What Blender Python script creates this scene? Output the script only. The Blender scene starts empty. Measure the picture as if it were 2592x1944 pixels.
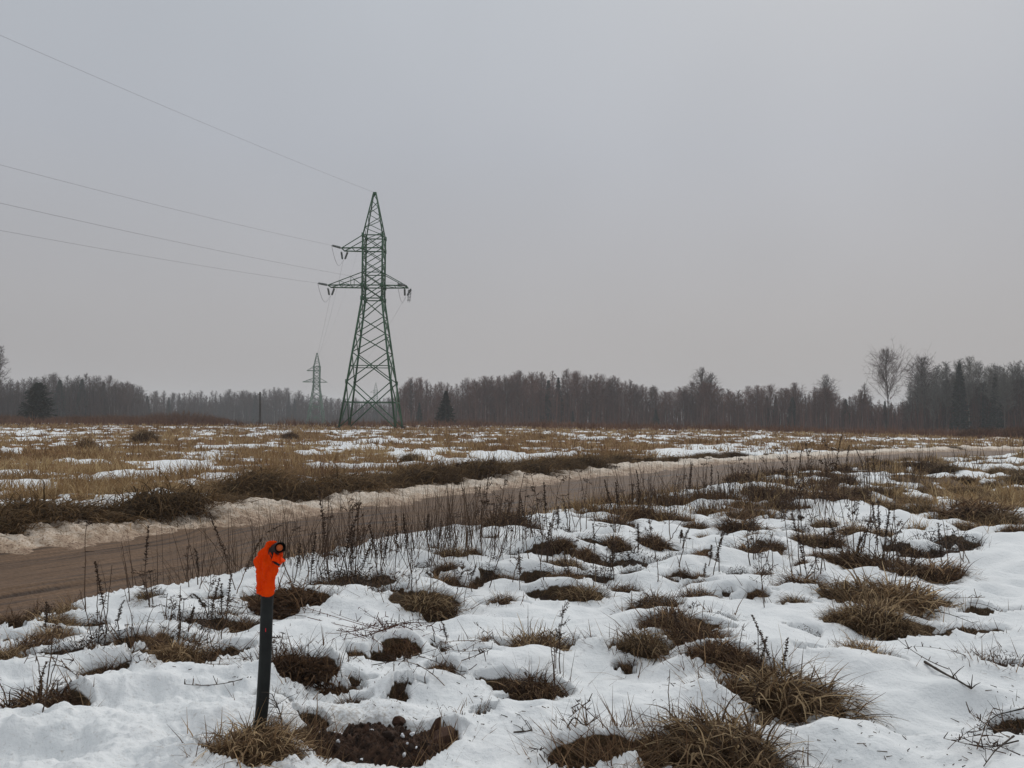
import bpy, math
import numpy as np
from mathutils import Vector, Matrix

# ------------------------------------------------------------------ camera, sky, sun, exposure
sc = bpy.context.scene
col = sc.collection
F = 2157.0                       # focal length in photo pixels (photo is 2592 wide)
PITCH = math.atan((1063 - 972) / F)
ROLL = math.radians(0.4)
CAMH = 1.6
cam_d = bpy.data.cameras.new("camera")
cam_d.sensor_fit = 'HORIZONTAL'; cam_d.sensor_width = 36.0
cam_d.lens = 36.0 * F / 2592.0
cam_d.clip_start = 0.05; cam_d.clip_end = 6000
cam = bpy.data.objects.new("camera", cam_d); col.objects.link(cam)
cam.matrix_world = (Matrix.Translation((0, 0, CAMH)) @ Matrix.Rotation(math.pi / 2 + PITCH, 4, 'X')
                    @ Matrix.Rotation(ROLL, 4, 'Z'))
sc.camera = cam

SUN_EL, SUN_AZ = math.radians(42), math.radians(25)    # behind the cloud, ahead of the camera
world = bpy.data.worlds.new("World"); sc.world = world; world.use_nodes = True
wt = world.node_tree; wn = wt.nodes; wl = wt.links
for n in list(wn): wn.remove(n)
w_out = wn.new('ShaderNodeOutputWorld'); w_bg = wn.new('ShaderNodeBackground')
w_bg.inputs['Strength'].default_value = 0.1
sky = wn.new('ShaderNodeTexSky'); sky.sky_type = 'NISHITA'; sky.sun_disc = False
sky.sun_elevation = SUN_EL; sky.sun_rotation = SUN_AZ; sky.dust_density = 4.0; sky.air_density = 1.0
tc = wn.new('ShaderNodeTexCoord'); sp = wn.new('ShaderNodeSeparateXYZ')
wl.new(tc.outputs['Generated'], sp.inputs[0])
ramp = wn.new('ShaderNodeValToRGB')                      # overcast: grey at the horizon, brighter and cooler overhead
re = ramp.color_ramp
re.elements[0].position = 0.0;  re.elements[0].color = (0.378, 0.362, 0.362, 1)
re.elements[1].position = 1.0;  re.elements[1].color = (0.66, 0.69, 0.71, 1)
for p, c in ((0.12, (0.412, 0.405, 0.416, 1)), (0.30, (0.428, 0.448, 0.488, 1)), (0.45, (0.452, 0.480, 0.520, 1))):
    e = re.elements.new(p); e.color = c
wl.new(sp.outputs['Z'], ramp.inputs[0])
nz = wn.new('ShaderNodeTexNoise'); nz.inputs['Scale'].default_value = 1.6; nz.inputs['Detail'].default_value = 3
wl.new(tc.outputs['Generated'], nz.inputs['Vector'])
mr = wn.new('ShaderNodeMapRange'); mr.inputs['From Min'].default_value = 0.3; mr.inputs['From Max'].default_value = 0.7
mr.inputs['To Min'].default_value = 9.2; mr.inputs['To Max'].default_value = 10.6
wl.new(nz.outputs['Fac'], mr.inputs['Value'])
vm = wn.new('ShaderNodeVectorMath'); vm.operation = 'SCALE'
wl.new(ramp.outputs['Color'], vm.inputs[0]); wl.new(mr.outputs[0], vm.inputs['Scale'])
mx = wn.new('ShaderNodeMixRGB'); mx.inputs['Fac'].default_value = 0.96   # cloud deck over the clear sky
wl.new(sky.outputs['Color'], mx.inputs[1]); wl.new(vm.outputs[0], mx.inputs[2])
wl.new(mx.outputs[0], w_bg.inputs['Color']); wl.new(w_bg.outputs[0], w_out.inputs['Surface'])

sun_d = bpy.data.lights.new("sun", 'SUN'); sun_d.energy = 1.3; sun_d.angle = math.radians(35)
sun_d.color = (1.0, 0.97, 0.93)
sun = bpy.data.objects.new("sun", sun_d); col.objects.link(sun)
sun.rotation_euler = Vector((math.sin(SUN_AZ) * math.cos(SUN_EL), math.cos(SUN_AZ) * math.cos(SUN_EL),
                             math.sin(SUN_EL))).to_track_quat('Z', 'Y').to_euler()
sc.view_settings.view_transform = 'Standard'; sc.view_settings.look = 'None'
sc.view_settings.exposure = 0.0; sc.view_settings.gamma = 1.0; sc.view_settings.use_curve_mapping = False
sc.render.engine = 'CYCLES'
sc.cycles.max_bounces = 6; sc.cycles.diffuse_bounces = 3; sc.cycles.volume_bounces = 1
sc.cycles.use_denoising = True

# ------------------------------------------------------------------ helpers
R = np.random.default_rng
U = 2592 / 2212.0
def ray(px, py):
    x = (px - 1296) / F; y = -(py - 972) / F
    c, s = math.cos(ROLL), math.sin(ROLL)
    x, y = c * x - s * y, s * x + c * y
    return np.array([x, math.cos(PITCH) - y * math.sin(PITCH), math.sin(PITCH) + y * math.cos(PITCH)])
def at(px, py, z=0.0):                                   # where the sight line of a photo pixel meets height z
    d = ray(px, py); return d * ((z - CAMH) / d[2]) + np.array([0, 0, CAMH])
def at_y(px, py, y):
    d = ray(px, py); return d * (y / d[1]) + np.array([0, 0, CAMH])
def project(p):
    p = np.asarray(p, float) - np.array([0, 0, CAMH])
    fw = p[1] * math.cos(PITCH) + p[2] * math.sin(PITCH)
    up = -p[1] * math.sin(PITCH) + p[2] * math.cos(PITCH)
    x, y = p[0] / fw, up / fw
    c, s = math.cos(ROLL), math.sin(ROLL)
    x, y = c * x + s * y, -s * x + c * y
    return 1296 + F * x, 972 - F * y

def smooth(a, b, x):
    t = np.clip((x - a) / (b - a), 0, 1); return t * t * (3 - 2 * t)
def _hash(ix, iy, seed):
    h = (ix.astype(np.int64) * 374761393 + iy.astype(np.int64) * 668265263 + seed * 974711) & 0xFFFFFFFF
    h = ((h ^ (h >> 13)) * 1274126177) & 0xFFFFFFFF
    h = h ^ (h >> 16)
    return (h & 0xFFFFFF) / float(0xFFFFFF)
def vnoise(x, y, seed=0):
    x = np.asarray(x, float); y = np.asarray(y, float)
    x, y = x * 0.8 + y * 0.6, y * 0.8 - x * 0.6
    ix = np.floor(x); iy = np.floor(y); fx = x - ix; fy = y - iy
    fx = fx ** 3 * (fx * (fx * 6 - 15) + 10); fy = fy ** 3 * (fy * (fy * 6 - 15) + 10)
    ix = ix.astype(np.int64); iy = iy.astype(np.int64)
    a = _hash(ix, iy, seed); b = _hash(ix + 1, iy, seed); c = _hash(ix, iy + 1, seed); d = _hash(ix + 1, iy + 1, seed)
    return (a * (1 - fx) + b * fx) * (1 - fy) + (c * (1 - fx) + d * fx) * fy
def fbm(x, y, seed=0, octv=4, gain=0.5):
    s = 0; a = 1.0; t = 0
    for i in range(octv):
        s = s + a * vnoise(x * 2.03 ** i + 17.3 * i, y * 2.03 ** i - 9.1 * i, seed + i); t += a; a *= gain
    return s / t                                          # 0..1, mean 0.5

def tag(o, label=None, cat=None, group=None, kind=None):
    if label: o['label'] = label
    if cat: o['category'] = cat
    if group: o['group'] = group
    if kind: o['kind'] = kind
    return o
def empty(name, loc=(0, 0, 0), rz=0.0, scale=(1, 1, 1)):
    o = bpy.data.objects.new(name, None); col.objects.link(o); o.empty_display_size = 0.1
    o.location = loc; o.rotation_euler = (0, 0, rz); o.scale = scale; return o
def mesh_data(name, V, Fc, mat, tone=None, smooth_shade=False, attrs=None):
    V = np.asarray(V, np.float32); Fc = np.asarray(Fc, np.int32)
    me = bpy.data.meshes.new(name)
    k = Fc.shape[1]
    me.vertices.add(len(V)); me.vertices.foreach_set('co', V.ravel())
    me.loops.add(Fc.size); me.loops.foreach_set('vertex_index', Fc.ravel())
    me.polygons.add(len(Fc)); me.polygons.foreach_set('loop_start', np.arange(0, Fc.size, k, dtype=np.int32))
    me.polygons.foreach_set('loop_total', np.full(len(Fc), k, np.int32))
    if smooth_shade: me.polygons.foreach_set('use_smooth', np.ones(len(Fc), bool))
    me.update(calc_edges=True)
    d = dict(attrs or {})
    if tone is not None: d['tone'] = tone
    for n, a in d.items():
        at_ = me.attributes.new(n, 'FLOAT', 'POINT'); at_.data.foreach_set('value', np.asarray(a, np.float32))
    if mat: me.materials.append(mat)
    me.validate()
    return me
def link(name, me, parent=None, loc=(0, 0, 0)):
    o = bpy.data.objects.new(name, me); col.objects.link(o); o.parent = parent; o.location = loc; return o
def join(parts):
    Vs, Fs, Ts, off = [], [], [], 0
    for V, Fc, T in parts:
        Vs.append(V); Fs.append(np.asarray(Fc) + off); Ts.append(T if T is not None else np.zeros(len(V))); off += len(V)
    return np.vstack(Vs), np.vstack(Fs), np.concatenate(Ts)
def copy_tree(o, parent=None):
    c = o.copy(); col.objects.link(c); c.parent = parent
    for ch in list(o.children):
        copy_tree(ch, c)
    return c

# geometry generators (numpy)
def ribbons(P0, P1, w0, w1, rng, tone):
    P0 = np.asarray(P0, float); P1 = np.asarray(P1, float); n = len(P0)
    d = P1 - P0; r = rng.normal(size=(n, 3)); s = np.cross(d, r)
    s /= (np.linalg.norm(s, axis=1, keepdims=True) + 1e-9)
    w0 = np.broadcast_to(w0, n)[:, None] * 0.5; w1 = np.broadcast_to(w1, n)[:, None] * 0.5
    V = np.stack([P0 - s * w0, P0 + s * w0, P1 + s * w1, P1 - s * w1], 1).reshape(-1, 3)
    Fc = np.arange(4 * n).reshape(n, 4)
    return V, Fc, np.repeat(np.broadcast_to(tone, n), 4)
def blades(rng, base, az, lean, length, width, droop, nseg, tone, twist=0.6, kink=0.0):
    n = len(base); t = (np.arange(nseg) + 0.5) / nseg
    ang = lean[:, None] + droop[:, None] * t[None]
    if kink:
        kk_ = (g_k := rng.random(n)) < kink; ang = ang + np.where(kk_[:, None] & (t[None] > (0.25 + 0.5 * rng.random(n))[:, None]), rng.uniform(-0.5, 1.5, n)[:, None], 0); az = az + 0.0
    az2 = az[:, None] + np.cumsum(rng.normal(0, 0.16, (n, nseg)), 1)
    st = (length / nseg)[:, None]
    dx = np.sin(ang) * np.cos(az2) * st; dy = np.sin(ang) * np.sin(az2) * st; dz = np.cos(ang) * st
    P = np.zeros((n, nseg + 1, 3)); P[:, 0] = base
    P[:, 1:, 0] = base[:, 0:1] + np.cumsum(dx, 1); P[:, 1:, 1] = base[:, 1:2] + np.cumsum(dy, 1); P[:, 1:, 2] = base[:, 2:3] + np.cumsum(dz, 1)
    sa = az + math.pi / 2 + rng.normal(0, twist, n)
    S = np.stack([np.cos(sa), np.sin(sa), rng.normal(0, 0.25, n)], 1)
    tt = np.linspace(0, 1, nseg + 1); wp = (1 - 0.85 * tt ** 1.5)
    W = width[:, None] * 0.5 * wp[None]
    A = P - S[:, None] * W[..., None]; B = P + S[:, None] * W[..., None]
    V = np.stack([A, B], 2).reshape(-1, 3)                # n,(nseg+1),2
    b = (np.arange(n) * (nseg + 1) * 2)[:, None] + (np.arange(nseg) * 2)[None]
    Fc = np.stack([b, b + 1, b + 3, b + 2], -1).reshape(-1, 4)
    return V, Fc, np.repeat(tone, (nseg + 1) * 2)
def tube(pts, rad, sides=6, cap=True):
    pts = np.asarray(pts, float); n = len(pts); rad = np.broadcast_to(rad, n)
    tg = np.gradient(pts, axis=0); tg /= np.linalg.norm(tg, axis=1, keepdims=True)
    ref = np.array([0, 0, 1.0]) if abs(tg[0][2]) < 0.8 else np.array([1.0, 0, 0])
    V = []
    for i in range(n):
        u = np.cross(tg[i], ref); u /= np.linalg.norm(u); v = np.cross(tg[i], u)
        for k in range(sides):
            a = 2 * math.pi * k / sides; V.append(pts[i] + rad[i] * (math.cos(a) * u + math.sin(a) * v))
    Fc = [[i * sides + k, i * sides + (k + 1) % sides, (i + 1) * sides + (k + 1) % sides, (i + 1) * sides + k]
          for i in range(n - 1) for k in range(sides)]
    V = np.array(V)
    if cap:
        for i, c in ((0, 0), (n - 1, (n - 1) * sides)):
            V = np.vstack([V, pts[i]]); ci = len(V) - 1
            for k in range(0, sides, 2):
                Fc.append([ci, c + k, c + (k + 1) % sides, c + (k + 2) % sides])
    return V, np.array(Fc)
def bar(p0, p1, w, w2=None):                              # a box bar between two points
    p0 = np.asarray(p0, float); p1 = np.asarray(p1, float); d = p1 - p0; d /= np.linalg.norm(d)
    ref = np.array([0, 0, 1.0]) if abs(d[2]) < 0.9 else np.array([0, 1.0, 0])
    u = np.cross(d, ref); u /= np.linalg.norm(u); v = np.cross(d, u); h = w / 2; k = (w2 or w) / 2
    c = [(-h, -k), (h, -k), (h, k), (-h, k)]
    V = np.array([p0 + a * u + b * v for a, b in c] + [p1 + a * u + b * v for a, b in c])
    return V, np.array([[0, 3, 2, 1], [4, 5, 6, 7], [0, 1, 5, 4], [1, 2, 6, 5], [2, 3, 7, 6], [3, 0, 4, 7]])

# ------------------------------------------------------------------ materials
def new_mat(name):
    m = bpy.data.materials.new(name); m.use_nodes = True
    nt = m.node_tree; b = nt.nodes['Principled BSDF']; return m, nt, b
def tone_mat(name, stops, rough=0.85, obj_var=0.25, thin=0.0):
    """colour runs over the per-blade tone; every object a little lighter or darker."""
    m, nt, b = new_mat(name); N = nt.nodes; L = nt.links
    a = N.new('ShaderNodeAttribute'); a.attribute_name = 'tone'
    r = N.new('ShaderNodeValToRGB'); els = r.color_ramp.elements
    els[0].position = stops[0][0]; els[0].color = (*stops[0][1], 1)
    els[1].position = stops[-1][0]; els[1].color = (*stops[-1][1], 1)
    for p, c in stops[1:-1]:
        e = els.new(p); e.color = (*c, 1)
    L.new(a.outputs['Fac'], r.inputs[0])
    oi = N.new('ShaderNodeObjectInfo'); mr_ = N.new('ShaderNodeMapRange')
    mr_.inputs['To Min'].default_value = 1 - obj_var; mr_.inputs['To Max'].default_value = 1 + obj_var
    L.new(oi.outputs['Random'], mr_.inputs['Value'])
    v = N.new('ShaderNodeVectorMath'); v.operation = 'SCALE'
    L.new(r.outputs[0], v.inputs[0]); L.new(mr_.outputs[0], v.inputs['Scale'])
    L.new(v.outputs[0], b.inputs['Base Color']); b.inputs['Roughness'].default_value = rough
    b.inputs['Specular IOR Level'].default_value = 0.2
    if thin:                                             # dry blades let some light through
        tr = N.new('ShaderNodeBsdfTranslucent'); L.new(v.outputs[0], tr.inputs['Color']); ms = N.new('ShaderNodeMixShader'); ms.inputs[0].default_value = thin
        L.new(b.outputs[0], ms.inputs[1]); L.new(tr.outputs[0], ms.inputs[2]); L.new(ms.outputs[0], N['Material Output'].inputs['Surface'])
    return m
def noise_mat(name, c0, c1, scale=8.0, rough=0.8, bump=0.0, detail=5, spec=0.3):
    m, nt, b = new_mat(name); N = nt.nodes; L = nt.links
    t = N.new('ShaderNodeTexCoord'); n = N.new('ShaderNodeTexNoise'); n.inputs['Scale'].default_value = scale; n.inputs['Detail'].default_value = detail
    L.new(t.outputs['Object'], n.inputs['Vector'])
    r = N.new('ShaderNodeValToRGB'); r.color_ramp.elements[0].position = 0.3; r.color_ramp.elements[1].position = 0.7
    r.color_ramp.elements[0].color = (*c0, 1); r.color_ramp.elements[1].color = (*c1, 1)
    L.new(n.outputs['Fac'], r.inputs[0]); L.new(r.outputs[0], b.inputs['Base Color'])
    b.inputs['Roughness'].default_value = rough; b.inputs['Specular IOR Level'].default_value = spec
    if bump:
        bp = N.new('ShaderNodeBump'); bp.inputs['Strength'].default_value = bump; bp.inputs['Distance'].default_value = 0.02
        L.new(n.outputs['Fac'], bp.inputs['Height']); L.new(bp.outputs[0], b.inputs['Normal'])
    return m

def ground_mat():
    m, nt, b = new_mat("snow_and_litter"); N = nt.nodes; L = nt.links
    t = N.new('ShaderNodeTexCoord')
    at_ = N.new('ShaderNodeAttribute'); at_.attribute_name = 'snow'
    n1 = N.new('ShaderNodeTexNoise'); n1.inputs['Scale'].default_value = 9.0; n1.inputs['Detail'].default_value = 6; n1.inputs['Roughness'].default_value = 0.65
    L.new(t.outputs['Object'], n1.inputs['Vector'])
    ad = N.new('ShaderNodeMath'); ad.operation = 'MULTIPLY_ADD'; ad.inputs[1].default_value = 0.5; ad.inputs[2].default_value = -0.25
    L.new(n1.outputs['Fac'], ad.inputs[0])
    sm = N.new('ShaderNodeMath'); sm.operation = 'ADD'; L.new(at_.outputs['Fac'], sm.inputs[0]); L.new(ad.outputs[0], sm.inputs[1])
    mr_ = N.new('ShaderNodeMapRange'); mr_.interpolation_type = 'SMOOTHSTEP'
    mr_.inputs['From Min'].default_value = 0.44; mr_.inputs['From Max'].default_value = 0.58
    L.new(sm.outputs[0], mr_.inputs['Value'])
    # litter: matted dead grass
    wv = N.new('ShaderNodeTexNoise'); wv.inputs['Scale'].default_value = 38; wv.inputs['Detail'].default_value = 8; wv.inputs['Roughness'].default_value = 0.75
    L.new(t.outputs['Object'], wv.inputs['Vector'])
    lr = N.new('ShaderNodeValToRGB'); E = lr.color_ramp.elements
    E[0].position = 0.32; E[0].color = (0.020, 0.013, 0.008, 1); E[1].position = 0.72; E[1].color = (0.13, 0.085, 0.042, 1)
    e = E.new(0.5); e.color = (0.062, 0.040, 0.021, 1)
    L.new(wv.outputs['Fac'], lr.inputs[0])
    sa = N.new('ShaderNodeAttribute'); sa.attribute_name = 'straw'      # open field: bleached yellow-brown mat
    st = N.new('ShaderNodeMixRGB'); st.blend_type = 'MULTIPLY'; st.inputs[2].default_value = (3.0, 2.4, 1.7, 1)
    L.new(sa.outputs['Fac'], st.inputs[0]); L.new(lr.outputs[0], st.inputs[1])
    # snow: very slightly uneven white, some debris specks where trampled
    n2 = N.new('ShaderNodeTexNoise'); n2.inputs['Scale'].default_value = 3.0; n2.inputs['Detail'].default_value = 7
    L.new(t.outputs['Object'], n2.inputs['Vector'])
    sr = N.new('ShaderNodeValToRGB'); sr.color_ramp.elements[0].position = 0.25; sr.color_ramp.elements[1].position = 0.75
    sr.color_ramp.elements[0].color = (0.74, 0.765, 0.775, 1); sr.color_ramp.elements[1].color = (0.83, 0.845, 0.85, 1)
    L.new(n2.outputs['Fac'], sr.inputs[0])
    di = N.new('ShaderNodeAttribute'); di.attribute_name = 'dirt'
    n3 = N.new('ShaderNodeTexNoise'); n3.inputs['Scale'].default_value = 55; n3.inputs['Detail'].default_value = 4
    L.new(t.outputs['Object'], n3.inputs['Vector'])
    dm = N.new('ShaderNodeMath'); dm.operation = 'MULTIPLY_ADD'; dm.inputs[1].default_value = 1.0
    L.new(n3.outputs['Fac'], dm.inputs[0]); L.new(di.outputs['Fac'], dm.inputs[2])
    dr = N.new('ShaderNodeMapRange'); dr.inputs['From Min'].default_value = 0.85; dr.inputs['From Max'].default_value = 1.35
    L.new(dm.outputs[0], dr.inputs['Value'])
    dmix = N.new('ShaderNodeMixRGB'); dmix.inputs[2].default_value = (0.25, 0.19, 0.13, 1)
    L.new(dr.outputs[0], dmix.inputs[0]); L.new(sr.outputs[0], dmix.inputs[1])
    mix = N.new('ShaderNodeMixRGB'); L.new(mr_.outputs[0], mix.inputs[0]); L.new(st.outputs[0], mix.inputs[1]); L.new(dmix.outputs[0], mix.inputs[2])
    L.new(mix.outputs[0], b.inputs['Base Color']); b.inputs['Roughness'].default_value = 0.8
    b.inputs['Specular IOR Level'].default_value = 0.15
    nb = N.new('ShaderNodeTexNoise'); nb.inputs['Scale'].default_value = 28; nb.inputs['Detail'].default_value = 8; nb.inputs['Roughness'].default_value = 0.6
    L.new(t.outputs['Object'], nb.inputs['Vector'])
    bp = N.new('ShaderNodeBump'); bp.inputs['Strength'].default_value = 0.8; bp.inputs['Distance'].default_value = 0.016
    L.new(nb.outputs['Fac'], bp.inputs['Height']); L.new(bp.outputs[0], b.inputs['Normal'])
    return m

def road_mat():
    m, nt, b = new_mat("wet_dirt_road"); N = nt.nodes; L = nt.links
    t = N.new('ShaderNodeTexCoord')
    a = N.new('ShaderNodeAttribute'); a.attribute_name = 'across'
    s = N.new('ShaderNodeAttribute'); s.attribute_name = 'along'
    cb = N.new('ShaderNodeCombineXYZ'); L.new(a.outputs['Fac'], cb.inputs[0]); L.new(s.outputs['Fac'], cb.inputs[1])
    mp = N.new('ShaderNodeVectorMath'); mp.operation = 'MULTIPLY'; mp.inputs[1].default_value = (14.0, 0.55, 1)
    L.new(cb.outputs[0], mp.inputs[0])
    n1 = N.new('ShaderNodeTexNoise'); n1.inputs['Scale'].default_value = 1.0; n1.inputs['Detail'].default_value = 7; n1.inputs['Roughness'].default_value = 0.68
    L.new(mp.outputs[0], n1.inputs['Vector'])
    r = N.new('ShaderNodeValToRGB'); E = r.color_ramp.elements
    E[0].position = 0.30; E[0].color = (0.052, 0.034, 0.022, 1); E[1].position = 0.70; E[1].color = (0.215, 0.140, 0.092, 1)
    e = E.new(0.5); e.color = (0.138, 0.086, 0.053, 1)
    L.new(n1.outputs['Fac'], r.inputs[0])
    n2 = N.new('ShaderNodeTexNoise'); n2.inputs['Scale'].default_value = 30; n2.inputs['Detail'].default_value = 6
    L.new(t.outputs['Object'], n2.inputs['Vector'])
    mp2 = N.new('ShaderNodeVectorMath'); mp2.operation = 'MULTIPLY'; mp2.inputs[1].default_value = (7.0, 0.22, 1); L.new(cb.outputs[0], mp2.inputs[0])
    n4 = N.new('ShaderNodeTexNoise'); n4.inputs['Scale'].default_value = 1.0; n4.inputs['Detail'].default_value = 5; n4.inputs['Roughness'].default_value = 0.6; L.new(mp2.outputs[0], n4.inputs['Vector'])
    r4 = N.new('ShaderNodeMapRange'); r4.inputs['From Min'].default_value = 0.53; r4.inputs['From Max'].default_value = 0.61; r4.inputs['To Max'].default_value = 0.85; L.new(n4.outputs['Fac'], r4.inputs['Value'])
    wetm = N.new('ShaderNodeMixRGB'); wetm.inputs[2].default_value = (0.040, 0.024, 0.016, 1); L.new(r4.outputs[0], wetm.inputs[0]); L.new(r.outputs[0], wetm.inputs[1])
    mm = N.new('ShaderNodeMixRGB'); mm.blend_type = 'OVERLAY'; mm.inputs[0].default_value = 0.6
    L.new(wetm.outputs[0], mm.inputs[1]); L.new(n2.outputs['Fac'], mm.inputs[2]); L.new(mm.outputs[0], b.inputs['Base Color'])
    rr = N.new('ShaderNodeMapRange'); rr.inputs['From Min'].default_value = 0.35; rr.inputs['From Max'].default_value = 0.65
    rr.inputs['To Min'].default_value = 0.5; rr.inputs['To Max'].default_value = 0.85
    L.new(n1.outputs['Fac'], rr.inputs['Value']); wr = N.new('ShaderNodeMath'); wr.operation = 'MULTIPLY_ADD'; wr.inputs[1].default_value = -0.15; L.new(r4.outputs[0], wr.inputs[0]); L.new(rr.outputs[0], wr.inputs[2]); L.new(wr.outputs[0], b.inputs['Roughness'])
    b.inputs['Specular IOR Level'].default_value = 0.12
    bp = N.new('ShaderNodeBump'); bp.inputs['Strength'].default_value = 0.6; bp.inputs['Distance'].default_value = 0.02
    L.new(n2.outputs['Fac'], bp.inputs['Height']); L.new(bp.outputs[0], b.inputs['Normal'])
    return m
def bank_mat():
    m, nt, b = new_mat("dirty_snow"); N = nt.nodes; L = nt.links
    t = N.new('ShaderNodeTexCoord'); a = N.new('ShaderNodeAttribute'); a.attribute_name = 'mud'
    n1 = N.new('ShaderNodeTexNoise'); n1.inputs['Scale'].default_value = 7; n1.inputs['Detail'].default_value = 8; n1.inputs['Roughness'].default_value = 0.7
    L.new(t.outputs['Object'], n1.inputs['Vector'])
    n5 = N.new('ShaderNodeTexNoise'); n5.inputs['Scale'].default_value = 45; n5.inputs['Detail'].default_value = 3; L.new(t.outputs['Object'], n5.inputs['Vector'])
    g5 = N.new('ShaderNodeMapRange'); g5.inputs['From Min'].default_value = 0.52; g5.inputs['From Max'].default_value = 0.75; g5.inputs['To Max'].default_value = 0.5; L.new(n5.outputs['Fac'], g5.inputs['Value'])
    ad0 = N.new('ShaderNodeMath'); ad0.operation = 'ADD'; L.new(n1.outputs['Fac'], ad0.inputs[0]); L.new(a.outputs['Fac'], ad0.inputs[1])
    ad = N.new('ShaderNodeMath'); ad.operation = 'ADD'; L.new(ad0.outputs[0], ad.inputs[0]); L.new(g5.outputs[0], ad.inputs[1])
    r = N.new('ShaderNodeValToRGB'); E = r.color_ramp.elements
    E[0].position = 0.30; E[0].color = (0.68, 0.60, 0.51, 1); E[1].position = 1.15 if False else 1.0; E[1].color = (0.13, 0.086, 0.058, 1)
    e = E.new(0.62); e.color = (0.44, 0.335, 0.245, 1); e = E.new(0.80); e.color = (0.26, 0.175, 0.118, 1)
    L.new(ad.outputs[0], r.inputs[0]); L.new(r.outputs[0], b.inputs['Base Color'])
    b.inputs['Roughness'].default_value = 0.75; b.inputs['Specular IOR Level'].default_value = 0.2
    bp = N.new('ShaderNodeBump'); bp.inputs['Strength'].default_value = 0.6; bp.inputs['Distance'].default_value = 0.03
    n2 = N.new('ShaderNodeTexNoise'); n2.inputs['Scale'].default_value = 22; n2.inputs['Detail'].default_value = 6
    L.new(t.outputs['Object'], n2.inputs['Vector'])
    L.new(n2.outputs['Fac'], bp.inputs['Height']); L.new(bp.outputs[0], b.inputs['Normal'])
    return m

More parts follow.
